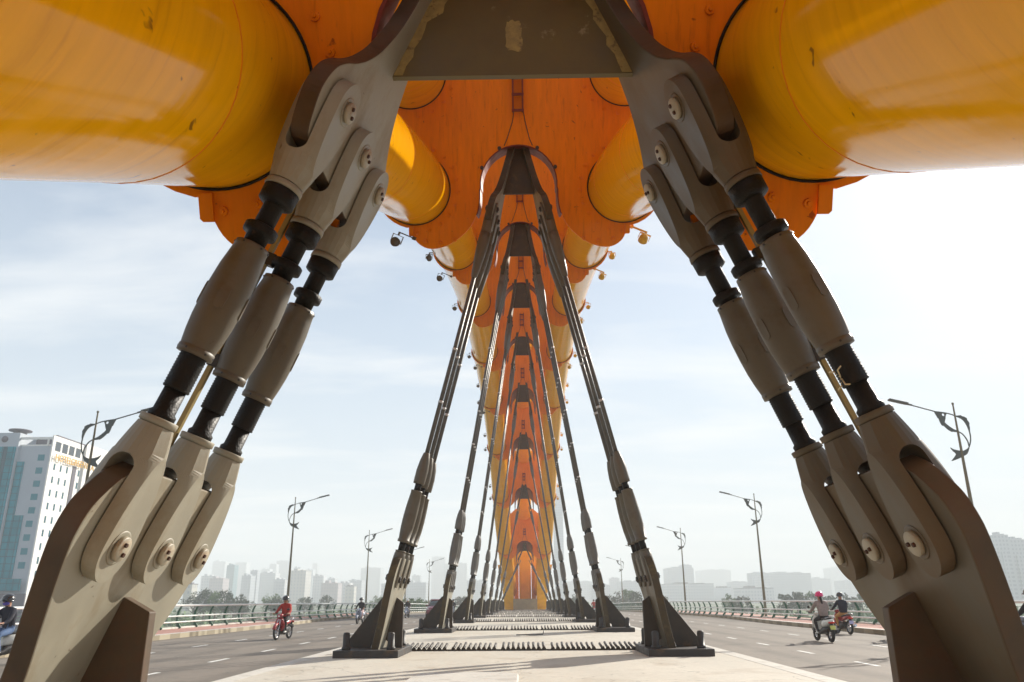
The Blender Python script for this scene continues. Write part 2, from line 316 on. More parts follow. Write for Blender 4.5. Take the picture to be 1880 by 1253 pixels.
tag(section('median',[(-4.78,-.9),(-4.78,-.03),(-4.74,0),(4.74,0),(4.78,-.03),(4.78,-.9)],['median_concrete']),kind='structure')
tag(section('median_edge_band',[(-4.74,.004),(-4.42,.004),(-4.42,.001),(-4.74,.001)],['kerb_concrete']),kind='structure')
tag(section('median_edge_band',[(4.42,.004),(4.74,.004),(4.74,.001),(4.42,.001)],['kerb_concrete']),kind='structure')
strip('road',lambda y:(-17.2,-4.7),-.35,['asphalt']); strip('road',lambda y:(4.7,17.2),-.35,['asphalt'])
tag(section('bridge_deck',[(-18.6,-2.2),(-18.6,-.37),(18.6,-.37),(18.6,-2.2)],['kerb_concrete']),kind='structure')
for sg in (-1,1):
    tag(section('pavement',[(sg*15.0,-.36),(sg*15.0,-.15),(sg*15.35,-.15),(sg*18.9,-.15),(sg*18.9,-.36)],['red_paving','painted_kerb','kerb_concrete'],mis=[1,2,0,0,0],xoff=kx),kind='structure')
# lane dashes: painted marks on each carriageway
g=G()
for sg in (-1,1):
    for X,ph in ((8.18,2.4),(11.5,.9)):
        for i in range(-4,60):
            y=ph+4.28*i+(0 if sg>0 else 2.2); x=sg*X
            g.add([(x-.065,y,-.346+drop(y)),(x+.065,y,-.346+drop(y)),(x+.065,y+1.35,-.346+drop(y+1.35)),(x-.065,y+1.35,-.346+drop(y+1.35))],[(0,1,2,3)])
tag(g.build('road_markings','road_paint'),kind='structure')
g=G(); S=6000
g.add([(-S,-S,-8),(S,-S,-8),(S,S,-8),(-S,S,-8)],[(0,1,2,3)]); tag(g.build('river_water','river_water'),kind='structure')
g=G()
g.prism([(-5900,205),(-75,205),(-60,170),(60,170),(80,205),(5900,230),(5900,5900),(-5900,5900)],lambda p:(p[0],p[1],-8.2),lambda p:(p[0],p[1],-6))
tag(g.build('ground','river_bank'),kind='structure')
# low hump in the median near the camera
g=G(); pts=[(-1.75,11.6),(-1.75,13.5),(-1.45,13.85),(-.3,13.85),(-.05,13.55),(-.05,11.6)]
g.prism(pts,lambda p:(p[0],p[1],-.02),lambda p:(p[0]*.97-.02,11.6+(p[1]-11.6)*.97+.02,.035))
tag(g.build('access_cover','kerb_concrete',bevel=.01),'pale rounded concrete access cover in the median, in front of the toothed strips','cover')
g=G(); g.path([(-.25,27.2,.02),(.05,27.0,.03),(.35,27.15,.02),(.62,27.3,.03),(.66,27.35,.16)],.018,6)
tag(g.build('wire_scrap','black_plastic'),'bent scrap of dark wire lying on the median','wire')
# ---------------------------------------------------------------- the arch
K0=6.13; SP=12.63
def KY(k): return K0+SP*k
ZC=[(-2,-11.0),(-1,-1.7),(0,5.77),(1,11.72),(2,15.84),(3,18.2),(4,19.0),(5,18.4),(6,16.35),(7,12.7),(8,7.3),(9,-.4),(10,-10)]
def zc(k):
    i=int(math.floor(k)); i=max(-1,min(8,i)); t=k-i
    P=dict(ZC); a,b,c,d=P[i-1],P[i],P[i+1],P[i+2]
    return .5*(2*b+(-a+c)*t+(2*a-5*b+4*c-d)*t*t+(-a+3*b-3*c+d)*t**3)
def slope(k): return math.atan2((zc(k+.01)-zc(k-.01)),.02*SP)
TRB=[5.80,11.53,15.43,17.75,18.65,18.08,16.02,12.34,6.98]
arch=empty('bridge_arch',(0,0,0))
tag(arch,'huge yellow steel tube arch with orange cross plates spanning overhead along the median','bridge arch')
def frame(k,x,q,d=0):   # point in the arch's cross plane at station k; q up the plane, d along the arch
    a=slope(k); return Vector((x,KY(k)-q*math.sin(a)+d*math.cos(a),zc(k)+q*math.cos(a)+d*math.sin(a)))
def conv(k): # tubes draw together at the far foot
    t=max(0,min(1,(k-7.2)/1.8)); return 1-.36*t*t
def tube(x,q,k0,k1,r):
    g=G(); n=48; rs=[]; st=int((k1-k0)*10)
    for i in range(st+1):
        k=k0+(k1-k0)*i/st
        rs.append([frame(k,x*conv(k)+r*math.cos(2*math.pi*j/n),q+r*math.sin(2*math.pi*j/n)) for j in range(n)])
    g.rings(rs,0,True)
    return g.build('tube','yellow_paint',arch)
TR=.95
for sx in (-1,1):
    tube(sx*2.82,0,-.95,8.72,TR); tube(sx*2.88,3.1,-1.25,8.35,TR)
tube(0,5.3,-1.25,8.2,TR)
# weld rings on the tubes
def ringobj(k,x,q,r,w_,name,mt):
    g=G(); n=48; rs=[]
    for dd,rr in ((-w_,r-.02),(-w_,r+.004),(w_,r+.004),(w_,r-.02)):
        rs.append([frame(k,x*conv(k)+rr*math.cos(2*math.pi*j/n),q+rr*math.sin(2*math.pi*j/n),dd) for j in range(n)])
    g.rings(rs,0,True,False,True); return g.build(name,mt,arch)
for sx in (-1,1):
    for k in [-.32,-.13]+[i+f for i in range(0,8) for f in (.5,.87)]:
        ringobj(k,sx*2.82,0,TR,.008,'weld_ring','orange_shade_paint')
    for k in [i+f for i in range(0,3) for f in (.5,.87)]: ringobj(k,sx*2.88,3.1,TR,.008,'weld_ring','orange_shade_paint')
def diaphragm(k):
    cx,cq=2.82*conv(k),0.0; o=[]
    half=[]
    # centre top of the opening, down its inner edge, round the lobe, up the outer side, to the top centre
    OR=1.32 if k==0 else 1.05
    for i in range(0,11):
        a=R(90-i*9.5); half.append((OR*math.cos(a),.1+OR*math.sin(a)))
    inner=smooth2(([(1.34,-.05),(1.41,-.35),(1.50,-.72),(1.60,-1.05)] if k==0 else [(1.07,-.05),(1.08,-.35),(1.16,-.72),(1.38,-1.10)])+[(1.76,-1.42),(2.15,-1.59),(2.5,-1.60),(2.76,-1.45),(2.89,-1.22),(2.92,-1.0)],4,False)
    half+=inner
    for i in range(0,15):
        a=R(-78+i*(150/14)); half.append((cx+1.06*math.cos(a),cq+1.06*math.sin(a)))
    for i in range(0,13):
        a=R(-70+i*(125/12)); half.append((2.88*conv(k)+1.06*math.cos(a),3.1+1.06*math.sin(a)))
    half+=[(1.25,6.1),(.6,6.5)]
    half=[(x*(1 if x<2.95 else 1),q) for x,q in half]
    if conv(k)<1: half=[(x*conv(k) if i>=11 and i<11+len(inner) else x,q) for i,(x,q) in enumerate(half)]
    g=G(); T=.035
    # quad strip between the inner edge (centre line at the top) and outer edge via triangulated halves
    full=half+[( -x,q) for x,q in half[::-1] if x>1e-3]
    g.prism(full,lambda p:frame(k,p[0],p[1],-T),lambda p:frame(k,p[0],p[1],T))
    # bolts around every tube opening, with square washers
    for sx in (-1,1):
        for (x0,q0,a0,a1,nb) in ((cx,0,100,268,11),(2.88*conv(k),3.1,-100,-255,9)):
            for i in range(nb):
                a=R(a0+(a1-a0)*i/(nb-1)); px=sx*(x0+1.17*math.cos(a)*(1)); pq=q0+1.17*math.sin(a)
                if abs(px)<1.12 and pq<1.4: continue
                c0=frame(k,px,pq,-T); c1=frame(k,px,pq,-T-.03); c2=frame(k,px,pq,-T-.055)
                g.cyl(c0,c1,.05,.045,8); g.cyl(c1,c2,.022,.018,6)
        for px,pq in ((1.75,-1.38),(2.15,-1.45),(2.55,-1.4)):
            c0=frame(k,sx*px*conv(k),pq,-T); c1=frame(k,sx*px*conv(k),pq,-T-.05); g.cyl(c0,c1,.06,.05,8)
            g.cyl(c1,frame(k,sx*px*conv(k),pq,-T-.09),.025,.02,6)
    d=g.build('cross_plate','orange_shade_paint',arch)
    # flange band round the opening
    g=G(); edge=[( -x,q) for x,q in (half[:11]+inner[:9])[::-1]]+(half[:11]+inner[:9])[1:]
    rs=[]
    for i,(x,q) in enumerate(edge):
        x2,q2=x*.972,(q-.1)*.972+.1
        FD=.35 if k==0 else (1.0 if k<5 else 2.4); rs.append([frame(k,x,q,-.06),frame(k,x,q,FD),frame(k,x2,q2,FD),frame(k,x2,q2,-.06)])
    g.rings(rs,0,False); g.build('opening_flange','dark_red_paint',d)
    # black seal ring where each tube passes through, and the collar round its outer side
    for sx in (-1,1):
        for x0,q0 in ((cx,0),(2.88*conv(k),3.1)):
            g=G(); n=56; rs=[]
            for dd,rr in ((-T-.012,TR),(-T-.03,TR+.014),(-T-.012,TR+.03),(-T+.01,TR+.02)):
                rs.append([frame(k,sx*x0+rr*math.cos(2*math.pi*j/n),q0+rr*math.sin(2*math.pi*j/n),dd) for j in range(n)])
            g.rings(rs,0,True,False,True); g.build('seal_ring','rust' if k>4 else 'black_grease',d)
        g=G()  # hook lug at the outer foot of the plate
        pol=[(2.86,-1.0),(2.99,-1.0),(2.99,-1.24),(2.96,-1.27),(2.86,-1.27)]
        g.prism([(sx*a*conv(k),b) for a,b in pol],lambda p:frame(k,p[0],p[1],-.09),lambda p:frame(k,p[0],p[1],-.055)); g.build('lug','orange_shade_paint',d)
        # loose wires down from the tray to the opening
    if k>0:
        for s1 in (-1,1):
            g=G(); g.path([frame(k,s1*.13+.02,2.0,-T-.03),frame(k,s1*.17+.02,1.75,-T-.05),frame(k,s1*.30,1.3,-T-.05),frame(k,s1*.38,1.12,-T-.02)],.012,6); g.build('wire','black_plastic',d)
        g=G()
        for s1 in (-1,1):
            pts=[(s1*.11,2.0),(s1*.11,3.0),(s1*.15,3.0),(s1*.15,2.0)]
            g.prism(pts,lambda p:frame(k,p[0],p[1],-T-.16),lambda p:frame(k,p[0],p[1],-T))
        for q in (2.0,2.42,2.85): g.prism([(-.16,q),(-.16,q+.06),(.16,q+.06),(.16,q)],lambda p:frame(k,p[0],p[1],-T-.17),lambda p:frame(k,p[0],p[1],-T-.1))
        g.build('cable_tray','dark_red_paint',d)
        if k<5:
          for s1 in (-1,1):
            for a in (24,62):
                px,pq=1.05*math.cos(R(a))*s1,.1+1.05*math.sin(R(a)); g=G(); g.cyl(frame(k,px*1.03,pq*1.02,-.14),frame(k,px*1.03,pq*1.02,-.03),.05,.05,8); g.build('clamp','black_plastic',d)
    return d
for k in range(0,9): diaphragm(k)
# ---------------------------------------------------------------- anchors and hangers
ZLP=[1.60]+[1.62]*8; XLP=2.866
def upper_pin(k): return (1.508,5.03) if k==0 else (.69,TRB[k]-.78+(.05 if k>6 else 0))
def theta(k):
    xu,zu=upper_pin(k); return math.atan2(XLP-xu,zu-ZLP[k])
def HL(k):
    xu,zu=upper_pin(k); return math.hypot(XLP-xu,zu-ZLP[k])
WP=(-.69,0,.69)
def low_profile(top,bot):
    f=smooth2([(bot,-.70),(-1.2,-.74),(-.9,-.80),(-.6,-.91),(-.32,-1.01),(-.09,-1.08),(.04,-1.10),(.2,-1.08),(.33,-1.0),(.44,-.90),(top,-.74)],4,False)
    b=smooth2([(top,.86),(top-.05,.97),(.3,1.04),(.1,1.07),(-.19,1.03),(-.51,.93),(-.83,.77),(-1.05,.71),(bot,.69)],4,False)
    return f+b
UPF=[(-.43,-.84),(-.38,-.92),(-.28,-.98),(-.06,-1.05),(.15,-1.01),(.30,-.90),(.45,-.72),(.64,-.55),(.91,-.40),(1.4,-.27),(2.5,-.22)]
def up_profile(top):
    f=smooth2([p for p in UPF if p[0]<top]+[(top,-.22)],4,False)
    return f+[(s,-w_) for s,w_ in f[::-1]]
GT=.08
SETN=['nearest','second nearest','third','fourth','fifth','sixth','seventh','eighth','farthest']
def pairname(k): return SETN[k]+(' pair' if k<2 or k==8 else ' pair from the camera')
def gusset_mesh(poly,extra_mats=('grey_gusset_paint','brown_edge_paint')):
    g=G(); g.prism(poly,lambda p:(-GT,p[1],p[0]),lambda p:(GT,p[1],p[0]),0,1); return g
def anchor(k,sg):
    th=theta(k); y=KY(k); root=empty('cable_anchor',(sg*XLP,y,drop(y)))
    side='left' if sg<0 else 'right'
    tag(root,f'{"pale sunlit" if sg<0 and k==0 else "brown shaded" if k==0 else "dark steel"} anchor plate on the {side} edge of the median, {pairname(k)}','anchor','cable anchors along both edges of the median')
    gp=empty('tmp'); bpy.data.objects.remove(gp)
    bot=-(ZLP[k]-.15)/math.cos(th)
    prof=low_profile(.53 if k==0 else .47,bot-.03)
    g=gusset_mesh(prof); o=g.build('gusset_plate',['grey_gusset_paint' if sg<0 else 'stained_shade_gusset_paint','brown_edge_paint'] if k<1 else ['grey_gusset_paint' if sg<0 else 'stained_shade_gusset_paint','edge_dark'],root,bevel=.012 if k<2 else 0)
    o.location=(0,0,ZLP[k]); o.rotation_euler=(0,-sg*th,0)
    # base plate
    g=G(); xs=sorted((-sg*.22,sg*1.17)); g.box(xs[0],xs[1],-1.08,1.08,.0,.15); g.build('base_plate','base_steel',root,bevel=.012 if k<3 else 0)
    tz=math.tan(th)
    def gx(z): return sg*((ZLP[k]-z)*tz)      # gusset centre line in x, relative to the root
    e=GT/math.cos(th)
    # inner stiffener and outer stiffener, triangular with a mouse hole at the foot
    inn=[(gx(1.22)-sg*e,1.22),(-sg*.145,1.11),(-sg*.145,.15),(gx(.15)-sg*(e+.14),.15),(gx(.22)-sg*(e+.11),.25),(gx(.3)-sg*e,.32)]
    outp=[(gx(1.27)+sg*e,1.29),(gx(1.27)+sg*(e+.14),1.27),(sg*1.06,.32),(sg*1.06,.15),(gx(.15)+sg*(e+.14),.15),(gx(.22)+sg*(e+.11),.25),(gx(.3)+sg*e,.32)]
    for pl in (inn,outp):
        g=G(); g.prism(pl,lambda p:(p[0],-.055,p[1]),lambda p:(p[0],.055,p[1])); g.build('stiffener','brown_edge_paint' if k==0 else ('dark_steel'),root,bevel=.008 if k<2 else 0)
    # anchor bolts with nuts
    if k<4:
        for bx in (-sg*.02,sg*.95):
            for by in (-.8,.8) if k else (-.8,.8):
                g=G(); g.lathe([(.095,.15),(.095,.21),(.075,.21),(.075,.46),(.06,.50),(.001,.51)],12); b=g.build('anchor_bolt','base_steel',root); b.location=(bx,by,0)
    return root
for k in range(9):
    for sg in (-1,1): anchor(k,sg)
# upper brackets belong to the arch
for k in range(9):
    th=theta(k); xu,zu=upper_pin(k); y=KY(k); zb=TRB[k]; z1=zb+(1.75 if k==0 else 1.6)
    if k==8: z1=zb+1.0
    def gxx(z): return xu-(z-zu)*math.tan(th)
    e=GT/math.cos(th)-.004
    g=G(); g.prism([(-gxx(zb)+e,zb),(gxx(zb)-e,zb),(gxx(z1)-e,z1),(-gxx(z1)+e,z1)],lambda p:(p[0],y-.03,p[1]),lambda p:(p[0],y+.03,p[1]))
    cp=g.build('hanger_bracket','bracket_paint' if 'bracket_paint' in M else 'brown_edge_paint',arch)
    for sg in (-1,1):
        prof=up_profile((z1+.1-zu)/math.cos(th)); g=gusset_mesh(prof)
        o=g.build('gusset_plate',['grey_gusset_paint' if sg<0 else 'stained_shade_gusset_paint','brown_edge_paint' if k==0 else 'edge_dark'],cp,bevel=.012 if k<2 else 0)
        o.location=(sg*xu,y,zu); o.rotation_euler=(0,-sg*th,0)
# clevis mesh: round bar milled flat on two faces, forked round the gusset
def clevis_mesh(L,T2,Rp,Rr,slot,gap,cap_len=.05,segs=26):
    g=G()
    # s: 0 at pin, tip at negative, ring at L
    def Rs(s):
        t=max(0,min(1,s/L)); return Rp+(Rr-Rp)*(t**1.7)
    wt=math.sqrt(max(1e-6,Rp*Rp-T2*T2)); tip=Rp*.95
    def W(s,n):
        w_=math.sqrt(max(1e-8,Rs(max(s,0))**2-n*n))
        if s<0:
            wm=Rp if False else math.sqrt(max(1e-8,1-(s/tip)**2)); w_*=wm
        return max(w_,.0008)
    def section(s,n0,n1):
        m=8; ns=[n0+(n1-n0)*i/m for i in range(m+1)]
        return [Vector((n,W(s,n),s)) for n in ns]+[Vector((n,-W(s,n),s)) for n in ns[::-1]]
    ss=[-tip*math.sin(math.pi/2*i/9) for i in range(9,0,-1)]+[i*slot/10 for i in range(0,8)]
    arc=[slot-gap*1.0*(1-math.sin(math.pi/2*i/6)) for i in range(0,7)]
    ss+= [a for a in arc if a>slot*.72]
    ss=sorted(set(round(s,5) for s in ss))
    for sg in (-1,1):
        rs=[]
        for s in ss:
            t=(s-(slot-gap))/gap; ni=gap if t<=0 else gap*math.sqrt(max(0,1-t*t)); ni=max(ni,.0005)
            no=min(T2,Rs(max(s,0)))
            a,b=(ni,no) if sg>0 else (-no,-ni)
            rs.append(section(s,a,b))
        g.rings(rs,0,False)
    rs=[]
    for i in range(15):
        s=slot-.002+(L-slot)*i/14; no=min(T2,Rs(s)-.0004); rs.append(section(s,-no,no))
    g.rings(rs,0,False)
    # cap ring with a fine groove
    g.lathe([(Rr*.9,L-.01),(Rr*.93,L+.004),(Rr*1.02,L+.006),(Rr*1.04,L+cap_len),(Rr*.98,L+cap_len+.006),(Rr*.6,L+cap_len+.008)],28)
    # pin boss
    for sg in (-1,1):
        q=Matrix.Translation((sg*(T2-.002),0,0))@Matrix.Rotation(sg*math.pi/2,4,'Y')
        g.lathe([(.112*Rp/.24,0),(.112*Rp/.24,.006),(.10*Rp/.24,.007)],24,0,q)
    return g
def build_pin(parent,z,T2,s=1.0,tex='pin_paint',bolts=True):
    g=G(); q=Matrix.Rotation(math.pi/2,4,'Y'); X=T2+.008
    g.lathe([(.001,-X-.033),(.082*s,-X-.032),(.088*s,-X-.026),(.088*s,-X),(.07*s,-X+.004),(.07*s,X-.004),(.088*s,X),(.088*s,X+.026),(.082*s,X+.032),(.001,X+.033)],24,0,q)
    o=g.build('pin',tex,parent,loc=(0,0,z))
    if not bolts: return o
    a0=random.uniform(0,3.1)
    for sg in (-1,1):
        for b in (0,math.pi):
            a=a0+b; y_,z_=.036*s*math.cos(a),.036*s*math.sin(a)
            g=G(); g.cyl((sg*(X+.030),y_,z_),(sg*(X+.048),y_,z_),.018*s,.016*s,6,0,False); g.build('bolt','rust',o)
    return o
def thread(g,z0,z1,r,pitch=.022,n=20):
    prof=[];z=z0
    while z<z1: prof+=[(r,z),(r*1.07,z+pitch*.5)]; z+=pitch
    prof.append((r,z1)); g.lathe(prof,n)
rnd=random.Random(4); random.seed(5)
def hanger(k,sg,j):
    L=HL(k); th=theta(k); y=KY(k)+WP[j]; side='left' if sg<0 else 'right'
    root=empty('steel_hanger',(sg*XLP,y,ZLP[k]+drop(KY(k))),(0,-sg*th,0))
    pos=['front','middle','back'][j]
    tag(root,f'{pos} one of three steel hangers on the {side} anchor, {pairname(k)}','hanger','steel hangers between the arch and the median')
    if k==0:
        T2=.178;Rp=.26;Rr=.132
        g=clevis_mesh(.84,T2,Rp,Rr,.60,.092); g.build('clevis','grey_gusset_paint' if sg<0 else 'stained_shade_gusset_paint',root,bevel=0); build_pin(root,0,T2)
        g=clevis_mesh(.78,T2,Rp,.145,.54,.092,.05); o=g.build('clevis','grey_gusset_paint' if sg<0 else 'stained_shade_gusset_paint',root); o.location=(0,0,L); o.rotation_euler=(math.pi,0,0)
        build_pin(root,L,T2)
        # threaded rods
        g=G(); g.lathe([(.098,.88),(.101,.93),(.082,.95),(.080,1.12)],20); thread(g,1.12,1.42,.094); g.build('rod','black_grease',root)
        g=G(); thread(g,2.24,2.34,.094); g.lathe([(.080,2.3),(.080,2.80),(.092,2.82),(.096,2.86)],20); g.build('rod','black_grease',root)
        g=G(); zn=2.46 if sg<0 else 2.40
        g.lathe([(.085,zn-.10),(.088,zn-.02),(.128,zn-.018),(.132,zn+.0),(.132,zn+.045),(.122,zn+.055),(.085,zn+.057)],24); g.build('nut','black_grease',root)
        g=G(); g.lathe([(.085,L-.98),(.118,L-.97),(.140,L-.955),(.143,L-.84),(.12,L-.832)],24); g.build('collar','black_grease',root)
        # turnbuckle sleeve
        g=G(); g.lathe([(.09,1.395),(.134,1.398),(.136,1.45),(.130,1.453),(.1315,1.46),(.146,1.56),(.157,1.68),(.161,1.82),(.160,1.98),(.153,2.12),(.140,2.23),(.131,2.30),(.132,2.302),(.130,2.345),(.09,2.347)],32)
        for zz_ in (1.425,2.325):
            for a in (.2,1.3,2.4,3.5,4.6,5.7): g.cyl((.125*math.cos(a),.125*math.sin(a),zz_),(.1375*math.cos(a),.1375*math.sin(a),zz_),.009,.009,6,1)
        s=g.build('sleeve',['beige_paint','black_plastic'],root)
        for a in (.0,math.pi/2,math.pi,math.pi*1.5):
            q=Matrix.Rotation(a+.35,4,'Z')@Matrix.Translation((.157,0,1.86))
            pol=[(.04*math.cos(t)*1.0,(.055*math.copysign(1,math.sin(t)) if abs(math.sin(t))>.01 else 0)+.04*math.sin(t)) for t in [i*math.pi/8 for i in range(16)]]
            g=G(); g.prism(pol,lambda p:q@Vector((0,p[0],p[1])),lambda p:q@Vector((.0075,p[0],p[1]))); g.build('grip_flat','beige_paint',s)
    else:
        T2=.125;Rp=.19;Rr=.118; n=20 if k<3 else 12
        fine=k<5
        g=clevis_mesh(.58,T2,Rp,Rr,.44,.088,.03); g.build('clevis','beige_paint' if k<2 else 'hanger_far',root)
        g=clevis_mesh(.70,T2,Rp,Rr*1.15,.42,.088,.03); o=g.build('clevis','beige_paint' if k<2 else 'hanger_far',root); o.location=(0,0,L); o.rotation_euler=(math.pi,0,0)
        if fine: build_pin(root,0,T2,.8,'base_steel',k<2); build_pin(root,L,T2,.8,'base_steel',k<2)
        g=G(); g.lathe([(.075,.60),(.078,.84)],n); g.build('rod','black_grease',root)
        g=G(); g.lathe([(.075,1.93),(.078,2.2)],n); g.build('rod','black_grease',root)
        g=G(); g.lathe([(.08,.80),(.135,.802),(.137,.86),(.125,.865),(.15,1.15),(.155,1.4),(.148,1.65),(.128,1.93),(.133,1.935),(.135,1.98),(.08,1.985)],n); g.build('sleeve','beige_paint' if k<2 else 'hanger_far',root)
        g=G(); g.lathe([(.08,2.14),(.13,2.142),(.135,2.2),(.138,2.45),(.115,2.68),(.078,2.86),(.06,2.88)],n); g.build('socket','beige_paint' if k<2 else 'hanger_far',root)
        g=G(); g.lathe([(.14,L-.73),(.148,L-.95),(.14,L-1.2),(.10,L-1.75),(.075,L-1.95),(.055,L-1.97)],n); g.build('socket','beige_paint' if k<2 else 'hanger_far',root)
        g=G(); g.lathe([(.052,2.8),(.052,L-1.9)],12); g.build('cable','cable_steel',root)
        if k<4:
            s0=4.1
            while s0<L-2.6:
                g=G(); g.lathe([(.058,s0),(.064,s0+.01),(.064,s0+.05),(.058,s0+.06)],12); g.build('clip','clip_metal',root); s0+=1.35
    return root
mk('hanger_far',(.12,.108,.092),.5,var=.15,scale=3)
mk('bracket_paint',(.125,.09,.024),.5,var=.18,scale=2,bump=.15,dirt=(.40,.33,.18),dscale=1.5,damt=.5,dpos=.62,dwid=.04)
for o in list(arch.children):
    if o.name.startswith('hanger_bracket'): o.data.materials[0]=M['bracket_paint' if o.name=='hanger_bracket' else 'edge_dark']
for k in range(9):
    for sg in (-1,1):
        for j in range(3): hanger(k,sg,j)
# repaired paint patches on the near bracket (flat touch-up coats)
g=G(); y=KY(0)-.0325
def ragged(cx,cz,w_,h,n=26,seed=1,skew=0):
    r=random.Random(seed); pts=[]
    for i in range(n):
        a=2*math.pi*i/n; x=max(-1,min(1,1.25*math.cos(a)))*w_; z=max(-1,min(1,1.25*math.sin(a)))*h
        pts.append((cx+x*(1+r.uniform(-.12,.12))+skew*z,cz+z*(1+r.uniform(-.1,.1))))
    return pts
patches=[ragged(.015,6.24,.075,.17,30,3)]
for sg in (-1,1):
    s=.373; rr=random.Random(8+sg); e=[]
    a=[]; b=[]
    for i in range(16):
        z=5.815+i*.1; xe=1.125-(z-5.8)*s-.012
        a.append((sg*xe,z)); b.append((sg*(xe-.07-rr.uniform(0,.05)-(.09 if 6<i<10 and sg<0 else 0)-(.1 if 9<i<13 and sg>0 else 0)),z))
    patches.append(a+b[::-1])
for p in patches: g.prism(p,lambda q:(q[0],y,q[1]),lambda q:(q[0],y+.002,q[1]))
br=[o for o in arch.children if o.name=='hanger_bracket'][0]
mk('patch_paint',(.32,.24,.08),.6,var=.25,scale=12,dirt=(.12,.07,.03),dscale=14,damt=.7,dpos=.56,dwid=.08)
g.build('paint_patch','patch_paint',br)
# lighting conduit clipped beside the near hangers
for sg in (-1,1):
    th=theta(0); root=empty('conduit',(sg*XLP,KY(0)-.04,ZLP[0]),(0,-sg*th,0))
    tag(root,f'thin square conduit running up between the {"left" if sg<0 else "right"} near hangers','conduit','conduits beside the near hangers')
    g=G(); g.box(-sg*-.16,-sg*-.20,-.02,.02,.35,3.3) if False else g.box(sg*.15,sg*.19,-.02,.02,.35,3.3)
    g.build('channel','conduit_paint' if 'conduit_paint' in M else 'brown_edge_paint',root)
    for z in (1.45,2.42): g=G(); g.box(sg*.10,sg*.2,-.035,.035,z,z+.11); g.build('junction_box','black_plastic',root)
# cream string tied round the rod of the right front hanger
g=G(); 
for a0,t in ((0,.03),(1.6,-.025)):
    g.path([(.085*math.cos(a),.085*math.sin(a),1.18+t*math.sin(2*a+a0)) for a in [i*2*math.pi/24 for i in range(24)]],.006,5,closed=True)
for dx_,dz_ in ((-.10,.07),(.10,.08),(-.09,-.07),(.11,-.06)):
    g.path([(-.09,-.02,1.19),(-.105+dx_*.1,-.03+dx_*.5,1.19+dz_*.8),(-.10,-.02+dx_,1.19+dz_)],.006,5)
o=g.build('string_bow','string_cream'); th=theta(0); o.location=(XLP,KY(0)+WP[0],ZLP[0]); o.rotation_euler=(0,-th,0)
tag(o,'cream string tied in a bow round the black rod of the right front hanger','string')
# ---------------------------------------------------------------- far foot of the arch
yf=KY(8.75)
for sg in (-1,1):
    g=G(); 
    pts0=[(3.75,5.4),(2.0,5.4),(1.62,4.2),(1.58,-1.1),(2.75,-1.1),(3.1,2.0)]
    g.prism([(sg*a,b) for a,b in pts0],lambda p:(p[0],yf-3.2+max(0,p[1])*-.35,p[1]),lambda p:(p[0],yf+2.5,p[1])); g.build('arch_leg','yellow_paint',arch)
g=G(); g.box(-.85,.85,yf-.5,yf+1.5,-1.1,7.5); g.build('centre_column','yellow_paint',arch,bevel=.25)
g=G(); g.box(-1.9,1.9,yf+2.6,yf+2.8,5.6,9.5); g.build('end_plate','yellow_paint',arch)
for sg in (-1,1):
    g=G(); g.box(sg*1.25-.32,sg*1.25+.32,yf+1.5,yf+2.4,-1.1,6.5); g.build('side_column','yellow_paint',arch)
g=G(); g.box(-1.62,1.62,yf-5.2,yf-3.5,drop(yf)-.05,1.55+drop(yf)); o=g.build('concrete_plinth','plinth_concrete',bevel=.03); tag(o,'brown concrete plinth block closing the far end of the median','plinth')
# ---------------------------------------------------------------- toothed strips across the median
def tooth_row(k):
    y=KY(k)+1.22; z=drop(y); root=empty('toothed_strip',(0,y,z))
    tag(root,f'row of short dark steel bars on the median, {pairname(k)} of anchors','joint strip','toothed strips across the median')
    g=G(); g.box(-2.95,2.95,-.03,.0,0,.035); g.build('edge_bar','dark_steel',root)
    rr=random.Random(k); xs=[]; x=-2.86
    while x<2.86:
        for i in range(9):
            if x<2.88: xs.append(x)
            x+=.122
        x+=.09
    if k<=2:
        for x in xs:
            g=G(); g.cyl((0,-.0,.05),(0,.72,.12),.034,.034,8); g.cyl((0,-.035,.042),(0,0,.05),.05,.05,6,0,False)
            o=g.build('bar','dark_steel',root); o.location=(x,0,0); o.rotation_euler=(rr.uniform(-.02,.02),0,rr.uniform(-.02,.02))
    else:
        g=G()
        for x in xs: g.cyl((x,0,.05),(x,.72,.12),.04,.04,6)
        o=g.build('bars','dark_steel',root)
for k in range(1,9): tooth_row(k)
# ---------------------------------------------------------------- floodlights on the arch
def floodlight_proto(paint):
    root=empty('floodlight')
    g=G(); q=Matrix.Rotation(R(90),4,'X')
    g.lathe([(.05,-.16),(.12,-.14),(.15,-.06),(.165,.06),(.17,.10),(.155,.105),(.15,.09),(.001,.085)],18,0,q); g.build('lamp_housing',paint,root)
    g=G(); g.box(-.2,-.18,-.03,.03,-.02,.24); g.box(.18,.2,-.03,.03,-.02,.24); g.box(-.2,.2,-.03,.03,.24,.26); g.build('yoke',paint,root)
    g=G(); g.box(-.03,.03,-.03,.03,.26,.34); g.box(-.03,.62,-.03,.03,.34,.38); g.box(.5,.62,-.05,.05,.30,.42); g.build('arm',paint,root)
    return root
mk('flood_yellow',(.70,.38,.02),.4); mk('flood_backlit',(.10,.07,.035),.5); mk('conduit_paint',(.35,.27,.10),.5)  # left floodlights: same fitting, with backlit shade put into the colour
for o in bpy.data.objects:
    if o.name.startswith('channel'): o.data.materials[0]=M['conduit_paint']
proto=None; cnt=0
HN=['lowest','lower middle','upper']
